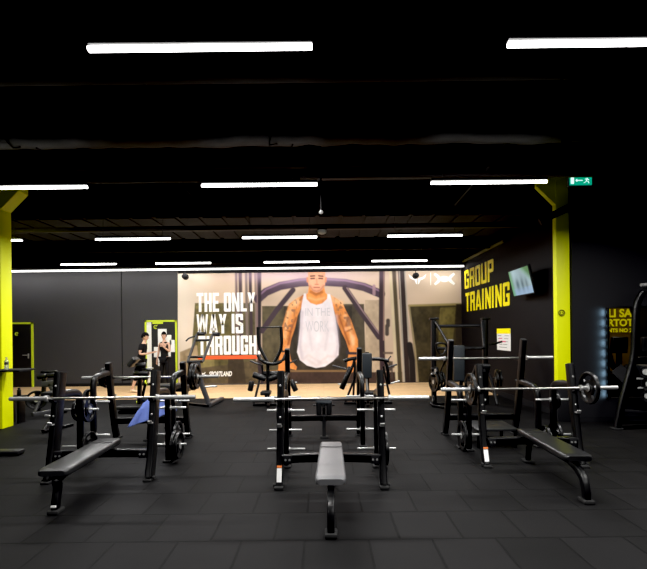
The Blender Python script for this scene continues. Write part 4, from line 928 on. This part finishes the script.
# P: rack at the right edge
def rack():
    m = Mach('smith_machine', 'black curved tube frame machine cut off by the right photo edge', 'gym machine', 633, 420, 7.7)
    m.beam('curved_upright', [m.P(680, 287), m.P(660, 286), m.P(643, 290.5), m.P(636, 304), m.P(635, 330), m.P(634.5, 356), m.P(629, 376), m.P(622, 402), m.fl(616.5)], .10, .09, sm=2)
    m.beam('lower_brace', [(622, 411), (636, 411.5), (665, 415)], .05, .05, 'frame2'); m.beam('middle_brace', [(632, 360), (645, 358), (670, 360)], .07, .07)
    m.beam('cross_arm', [(630, 362), (640, 376), (665, 395)], .05, .06); m.tube('weight_horn', [(638, 388, -.1), (643, 388, -.1)], .018, 'steel'); m.tube('weight_horn', [(637, 378.5, -.1), (643, 379, -.1)], .018, 'steel')
    m.beam('rear_upright', [m.P(690, 292), m.fl(690, .2)], .09, .09); m.beam('base_frame', [m.fl(616.5, 0), m.fl(700, .2)], .08, .07); m.tube('top_hook', [(641, 285), (655, 284.5)], .03, 'steel')
    MB().box(m.fl(616.5)-Vector((0, 0, .015)), (.16, .14, .03), .008).build('rubber_foot', M['rubber'], m.t)
    m.padb('seat_pad', 640, 365, 668, 372, .1, .3, 0, 'pad')
rack()
for u, v, r, l in ((646, 372, .10, 'upper plate on the curved frame machine at the right edge'), (649, 384, .12, 'middle plate on the curved frame machine at the right edge'), (648, 396, .10, 'lower plate on the curved frame machine at the right edge')):
    p = wp(u, v, 7.55); weight_plate(p.x, 7.55, p.z, r, .045, l, .9)
# machines added behind the opening as the mirror's reflection
m = Mach('rowing_seat', 'black padded machine seat standing in for a reflection in the right wall mirror', 'gym machine', 618, 370, 9.6)
m.padb('back_pad', 611, 337, 627, 353, 0, .1, .1, 'frame2'); m.beam('mast', [m.P(619, 350, .1), m.fl(619, .1)], .09, .1); m.tube('curved_arm', [(608, 352), (612, 366), (620, 372), (628, 366)], .06)
m.padb('seat', 611, 374, 628, 379, -.2, .3, 0, 'pad'); m.beam('footrest', [m.P(616, 368, -.4), m.P(628, 380, -.5)], .3, .03, 'greyf'); m.beam('base_frame', [m.fl(609), m.fl(634)], .09, .07)
m = Mach('rowing_seat', 'grey padded machine back standing in for a mirror reflection nearest the right photo edge', 'gym machine', 646, 370, 9.8)
m.padb('back_pad', 641, 337, 654, 352, 0, .1, .1, 'greyf'); m.beam('mast', [m.P(647, 350, .1), m.fl(647, .1)], .09, .1); m.padb('seat', 640, 372, 656, 377, -.2, .3, 0, 'pad'); m.beam('base_frame', [m.fl(638), m.fl(656)], .09, .07)

# ---- left edge: shelf on column, bottle, low table, platform
t = thing('wall_shelf', 'dark shelf ledge fixed to the yellow left column', 'shelf', (wp(0, 370, 8.2).x, 8.2, 0))
q = wp(28, 370, 8.2); L = q.x-t.location.x
MB().box((L/2-.6, 0, q.z), (L+1.2, .46, .035), .008).build('shelf_board', M['black'], t); MB().beam([(L/2-.6, .2, q.z-.02), (L/2-.6, .28, q.z-.25)], .04, .04).build('bracket', M['frame'], t)
zt = q.z+.018; q2 = wp(6.5, 362, 8.15)
t = thing('water_bottle', 'clear plastic water bottle standing on the dark shelf by the yellow column', 'bottle', (q2.x, 8.15, zt))
MB().lathe([(0, .03), (.005, .034), (.07, .034), (.08, .031), (.10, .034), (.15, .034), (.19, .014), (.205, .013)], (0, 0, 0), 'z', 20).build('bottle_body', M['clear'], t)
MB().lathe([(.2, .015), (.225, .015)], (0, 0, 0), 'z', 16).build('cap', M['steel'], t); MB().lathe([(.09, .0352), (.135, .0352)], (0, 0, 0), 'z', 20).build('bottle_label', M['greyf'], t)
q = wp(16, 395.5, 8.9); zt = q.z
t = thing('low_table', 'low black step box beside the foot of the yellow left column', 'step box', (q.x, 8.9, 0))
MB().box((0, 0, zt-.03), (.26, .3, .05), .01).build('top', M['frame'], t)
for s in (-.1, .1): MB().beam([(s, 0, zt-.05), (s, 0, 0)], .04, .2).build('leg', M['frame'], t)
t = thing('drinking_flask', 'small black flask standing on the low black step box', 'flask', (wp(19, 390, 8.9).x, 8.9, zt-.004))
MB().lathe([(0, .032), (.01, .036), (.11, .036), (.13, .02)], (0, 0, 0), 'z', 16).build('flask_body', M['black'], t); MB().lathe([(.13, .024), (.16, .024)], (0, 0, 0), 'z', 16).build('cap', M['frame2'], t)
t = thing('machine_platform', 'flat dark machine foot entering at the left photo edge', 'gym machine', (wp(10, 453, 6.5).x, 6.5, 0))
MB().box((-.28, 0, .04), (.9, .16, .06), .015).build('base_rail', M['frame2'], t); MB().beam([(-.30, 0, .05), (-.32, 0, 1.0)], .07, .08).build('mast', M['frame'], t)
MB().lathe([(0, .06), (.02, .09), (.06, .09), (.08, .06)], (-.24, -.05, .42), 'x').build('roller_pad', M['rubber'], t); MB().lathe([(0, .04), (.02, .07), (.06, .07), (.08, .04)], (-.22, -.05, .66), 'x').build('roller_pad', M['rubber'], t)

# ================================================================= PEOPLE
def skin_mesh(verts, edges, radii, sub=2, root=0):
    me = bpy.data.meshes.new('sk'); me.from_pydata(verts, edges, []); o = bpy.data.objects.new('sk', me); C.objects.link(o)
    md = o.modifiers.new('s', 'SKIN'); md.use_smooth_shade = True
    sv = me.skin_vertices[0].data
    for i, r in enumerate(radii): sv[i].radius = r if isinstance(r, tuple) else (r, r)
    for i in range(len(radii)): sv[i].use_root = (i == root)
    s = o.modifiers.new('sub', 'SUBSURF'); s.levels = sub
    dg = bpy.context.evaluated_depsgraph_get(); out = bpy.data.meshes.new_from_object(o.evaluated_get(dg))
    bpy.data.objects.remove(o); bpy.data.meshes.remove(me); return out
def chain_mesh(J, chains, R_, sub=2, root=None):
    names = []; edges = set()
    for ch in chains:
        for n in ch:
            if n not in names: names.append(n)
        for a, b in zip(ch, ch[1:]): edges.add((names.index(a), names.index(b)))
    return skin_mesh([tuple(J[n]) for n in names], list(edges), [R_[n] for n in names], sub, names.index(root or chains[0][0]))
def head_bm(bm, c, yaw, s=1.0, pitch=0):
    """ovoid head with jaw, brow, nose, ears ; faces -Y before yaw"""
    r = bmesh.ops.create_uvsphere(bm, u_segments=28, v_segments=20, radius=1); vs = r['verts']
    for v in vs:
        x, y, z = v.co; w_ = 1 - .28*max(0, -z)**1.3; x *= .076*w_; yy = y*.098*(1-.14*max(0, -z)) - .012*max(0, -z); zz = z*.118
        if y < -.3:
            nose = math.exp(-((x/.012)**2)-((z+.12)/.17)**2)*.024; eye = (math.exp(-(((abs(x)-.031)/.014)**2)-((z-.08)/.10)**2))*.009
            mouth = math.exp(-(x/.026)**2-((z+.52)/.07)**2)*.004; brow = math.exp(-((z-.26)/.09)**2-(x/.06)**2)*.005
            yy += -nose+eye-mouth-brow
        v.co = (x, yy, zz)
    ears = []
    for q in (-1, 1):
        r2 = bmesh.ops.create_uvsphere(bm, u_segments=10, v_segments=8, radius=1)
        for v in r2['verts']: v.co = (q*.078+v.co.x*.011, .008+v.co.y*.018, -.002+v.co.z*.031)
        ears += r2['verts']
    Rm = Matrix.Translation(c) @ Matrix.Rotation(yaw, 4, 'Z') @ Matrix.Rotation(pitch, 4, 'X') @ Matrix.Scale(s, 4)
    bmesh.ops.transform(bm, matrix=Rm, verts=vs+ears); return Rm
def person(label, loc, J, facing, headyaw, shorts=False, sleeve=True, headpitch=0, longhair=False, tall=1.0):
    t = thing('person', label, 'person', loc, facing)
    t.scale = (tall,)*3
    R_ = dict(pel=(.125, .10), bel=(.115, .092), che=(.14, .10), nek=.052, hed=.055)
    for s in 'LR':
        R_.update({'hip'+s: .085, 'kne'+s: .055, 'ank'+s: .037, 'toe'+s: (.038, .028), 'sho'+s: .056, 'elb'+s: .038, 'wri'+s: .026, 'pal'+s: (.034, .017)})
    chains = [['pel', 'bel', 'che', 'nek', 'hed']]
    for s in 'LR': chains += [['pel', 'hip'+s, 'kne'+s, 'ank'+s, 'toe'+s], ['che', 'sho'+s, 'elb'+s, 'wri'+s, 'pal'+s]]
    J = {k: Vector(v) for k, v in J.items()}
    bm = bmesh.new(); bm.from_mesh(chain_mesh(J, chains, R_, 2, 'pel'))
    for s in 'LR':      # fingers
        d = (J['pal'+s]-J['wri'+s]).normalized(); up = Vector((0, 0, 1)); a = d.cross(up); a = a.normalized() if a.length > .2 else Vector((0, 1, 0)); dn = a.cross(d).normalized()
        for k, (off, ln) in enumerate(((-.024, .062), (-.008, .074), (.008, .070), (.023, .055))):
            p0 = J['pal'+s]+a*off-d*.01; p1 = p0+d*ln*.5; p2 = p1+(d*.75-dn*.5).normalized()*ln*.35; p3 = p2+(d*.4-dn*.8).normalized()*ln*.28
            bm.from_mesh(skin_mesh([p0, p1, p2, p3], [(0, 1), (1, 2), (2, 3)], [.010, .0095, .009, .008], 1))
        p0 = J['wri'+s].lerp(J['pal'+s], .5)-a*.02; p1 = p0-a*.028+d*.02; p2 = p1+d*.028-a*.004
        bm.from_mesh(skin_mesh([p0, p1, p2], [(0, 1), (1, 2)], [.013, .011, .009], 1))
    hc = J['hed']+Vector((0, 0, .06)); Rm = head_bm(bm, hc, headyaw, 1.0, headpitch)
    me = bpy.data.meshes.new('body'); bm.to_mesh(me); bm.free(); o = bpy.data.objects.new('body', me); C.objects.link(o)
    rm = o.modifiers.new('r', 'REMESH'); rm.mode = 'VOXEL'; rm.voxel_size = .0065; rm.use_smooth_shade = True; sm = o.modifiers.new('s', 'SMOOTH'); sm.iterations = 2; sm.factor = .4
    dg = bpy.context.evaluated_depsgraph_get(); me2 = bpy.data.meshes.new_from_object(o.evaluated_get(dg)); bpy.data.objects.remove(o); me2.materials.clear(); me2.materials.append(M['skin'])
    me2.polygons.foreach_set('use_smooth', [True]*len(me2.polygons))
    body = bpy.data.objects.new('body', me2); C.objects.link(body); body.parent = t
    def part(nm, me_, m):
        me_.materials.clear(); me_.materials.append(m); q = bpy.data.objects.new(nm, me_); C.objects.link(q); q.parent = t; return q
    # shirt
    JS = dict(J); JS['hem'] = J['pel']+Vector((0, 0, -.07)); RS = dict(hem=(.155, .130), pel=(.15, .125), bel=(.135, .112), che=(.158, .120))
    for s in 'LR':
        RS['sho'+s] = .072; JS['slv'+s] = J['sho'+s].lerp(J['elb'+s], .62); RS['slv'+s] = .060
    JS['nk2'] = J['che'].lerp(J['nek'], .62); RS['nk2'] = .078
    ch = [['hem', 'pel', 'bel', 'che', 'nk2']]
    for s in 'LR': ch.append(['che', 'sho'+s] + (['slv'+s] if sleeve else []))
    part('t_shirt' if sleeve else 'sleeveless_top', chain_mesh(JS, ch, RS, 2, 'pel'), M['cloth'])
    # trousers or shorts
    RT = dict(pel=(.148, .122)); ch = []; JT = dict(J)
    for s in 'LR':
        RT['hip'+s] = .102; RT['kne'+s] = .078 if shorts else .070; JT['cuf'+s] = J['kne'+s].lerp(J['ank'+s], .9); RT['cuf'+s] = .052
        ch.append(['pel', 'hip'+s, 'kne'+s] + ([] if shorts else ['cuf'+s]))
    part('shorts' if shorts else 'trousers', chain_mesh(JT, ch, RT, 2, 'pel'), M['cloth'])
    for s in 'LR':
        a, b = J['ank'+s], J['toe'+s]; d = (b-a); d.z = 0; d.normalize(); a0 = Vector((a.x, a.y, .045))
        sh = skin_mesh([a0-d*.06, a0+Vector((0, 0, .03)), a0+d*.09, a0+d*.18-Vector((0, 0, .012))], [(0, 1), (1, 2), (2, 3)], [(.042, .042), (.05, .055), (.046, .036), (.036, .026)], 2)
        part('shoe', sh, M['beige'])
    # hair cap
    hb = bmesh.new(); r = bmesh.ops.create_uvsphere(hb, u_segments=24, v_segments=18, radius=1)
    dl = [v for v in r['verts'] if (v.co.z < (.25 if v.co.y < -.35 else (-.35 if v.co.y > .2 else .0)))]
    bmesh.ops.delete(hb, geom=dl, context='VERTS')
    for v in hb.verts: v.co = Vector((v.co.x*.092, v.co.y*.113+.004, v.co.z*.136+.006))
    if longhair:
        r = bmesh.ops.create_uvsphere(hb, u_segments=14, v_segments=10, radius=1)
        for v in r['verts']: v.co = Vector((v.co.x*.045, v.co.y*.045+.085, v.co.z*.05+.06))
    bmesh.ops.transform(hb, matrix=Rm, verts=hb.verts); me3 = bpy.data.meshes.new('hair'); hb.to_mesh(me3); hb.free(); hq = part('hair', me3, M['hair']); so = hq.modifiers.new('s', 'SOLIDIFY'); so.thickness = .012
    me3.polygons.foreach_set('use_smooth', [True]*len(me3.polygons))
    fb = MB()
    for q in (-1, 1):
        fb.lathe([(-.002, .004), (.0, .0085), (.003, .004)], (q*.031, -.083, .010), 'y', 10); fb.box((q*.031, -.088, .030), (.030, .006, .005))
    bmesh.ops.transform(fb.bm, matrix=Rm, verts=fb.bm.verts); fb.build('eyes', M['eye'], t)
    fb = MB().box((0, -.086, -.062), (.036, .008, .008), .003); bmesh.ops.transform(fb.bm, matrix=Rm, verts=fb.bm.verts); fb.build('mouth', M['lip'], t)
    return t
# person 1: faces right (+x); local frame faces -Y -> rotate +90deg
J1 = dict(pel=(0, .02, .93), bel=(0, -.02, 1.07), che=(0, -.07, 1.30), nek=(0, -.10, 1.47), hed=(0, -.12, 1.56),
          hipL=(.09, .02, .88), kneL=(.10, -.02, .50), ankL=(.10, .10, .09), toeL=(.11, -.04, .04), hipR=(-.09, .02, .88), kneR=(-.10, .10, .50), ankR=(-.10, .24, .09), toeR=(-.11, .10, .04),
          shoL=(.17, -.06, 1.38), elbL=(.21, -.08, 1.12), wriL=(.17, -.30, 1.16), palL=(.15, -.38, 1.18), shoR=(-.17, -.06, 1.38), elbR=(-.21, -.02, 1.12), wriR=(-.17, -.27, 1.14), palR=(-.15, -.35, 1.17))
p = wp(141.5, 390, 13.3)
person('dark haired person in black T-shirt and shorts facing right toward the open door', (p.x, 13.3, .002), J1, PI/2+.1, 0, shorts=True, headpitch=.25, tall=1.02)
J2 = dict(pel=(0, 0, .95), bel=(0, 0, 1.09), che=(0, -.01, 1.32), nek=(0, -.01, 1.49), hed=(0, -.03, 1.58),
          hipL=(.09, 0, .90), kneL=(.11, -.02, .50), ankL=(.12, .03, .09), toeL=(.13, -.11, .04), hipR=(-.09, 0, .90), kneR=(-.11, -.02, .50), ankR=(-.12, .03, .09), toeR=(-.13, -.11, .04),
          shoL=(.18, 0, 1.41), elbL=(.24, -.05, 1.15), wriL=(.10, -.22, 1.30), palL=(.05, -.25, 1.38), shoR=(-.18, 0, 1.41), elbR=(-.25, .02, 1.12), wriR=(-.27, -.05, .88), palR=(-.27, -.07, .80))
p = wp(165, 390, 14.2)
person('person in black sleeveless top and trousers standing before the white papers on the door', (p.x, 14.2, .002), J2, -.15, .2, sleeve=False, headpitch=.1, longhair=True, tall=1.02).scale.x = .86

# ================================================================= WORLD, CAMERA
w = bpy.data.worlds.new('w'); bpy.context.scene.world = w; w.use_nodes = True
w.node_tree.nodes['Background'].inputs[0].default_value = (.5, .5, .55, 1); w.node_tree.nodes['Background'].inputs[1].default_value = .004
cam = bpy.data.cameras.new('cam'); co = bpy.data.objects.new('cam', cam); C.objects.link(co)
cam.sensor_width = 36; cam.lens = F/647*36; cam.shift_y = (CY-284.5)/647; cam.shift_x = (323.5-CX)/647; cam.clip_start = .05
co.matrix_world = Matrix.Translation((0, 0, H)) @ Matrix.Rotation(PI/2, 4, 'X') @ Matrix.Rotation(-ROLL, 4, 'Z')
sc_ = bpy.context.scene; sc_.camera = co
sc_.view_settings.view_transform = 'Standard'; sc_.view_settings.look = 'None'; sc_.view_settings.exposure = .12
sc_.view_settings.use_curve_mapping = True; cm = sc_.view_settings.curve_mapping; cm.black_level = (.0045, .0045, .0042); cm.update()
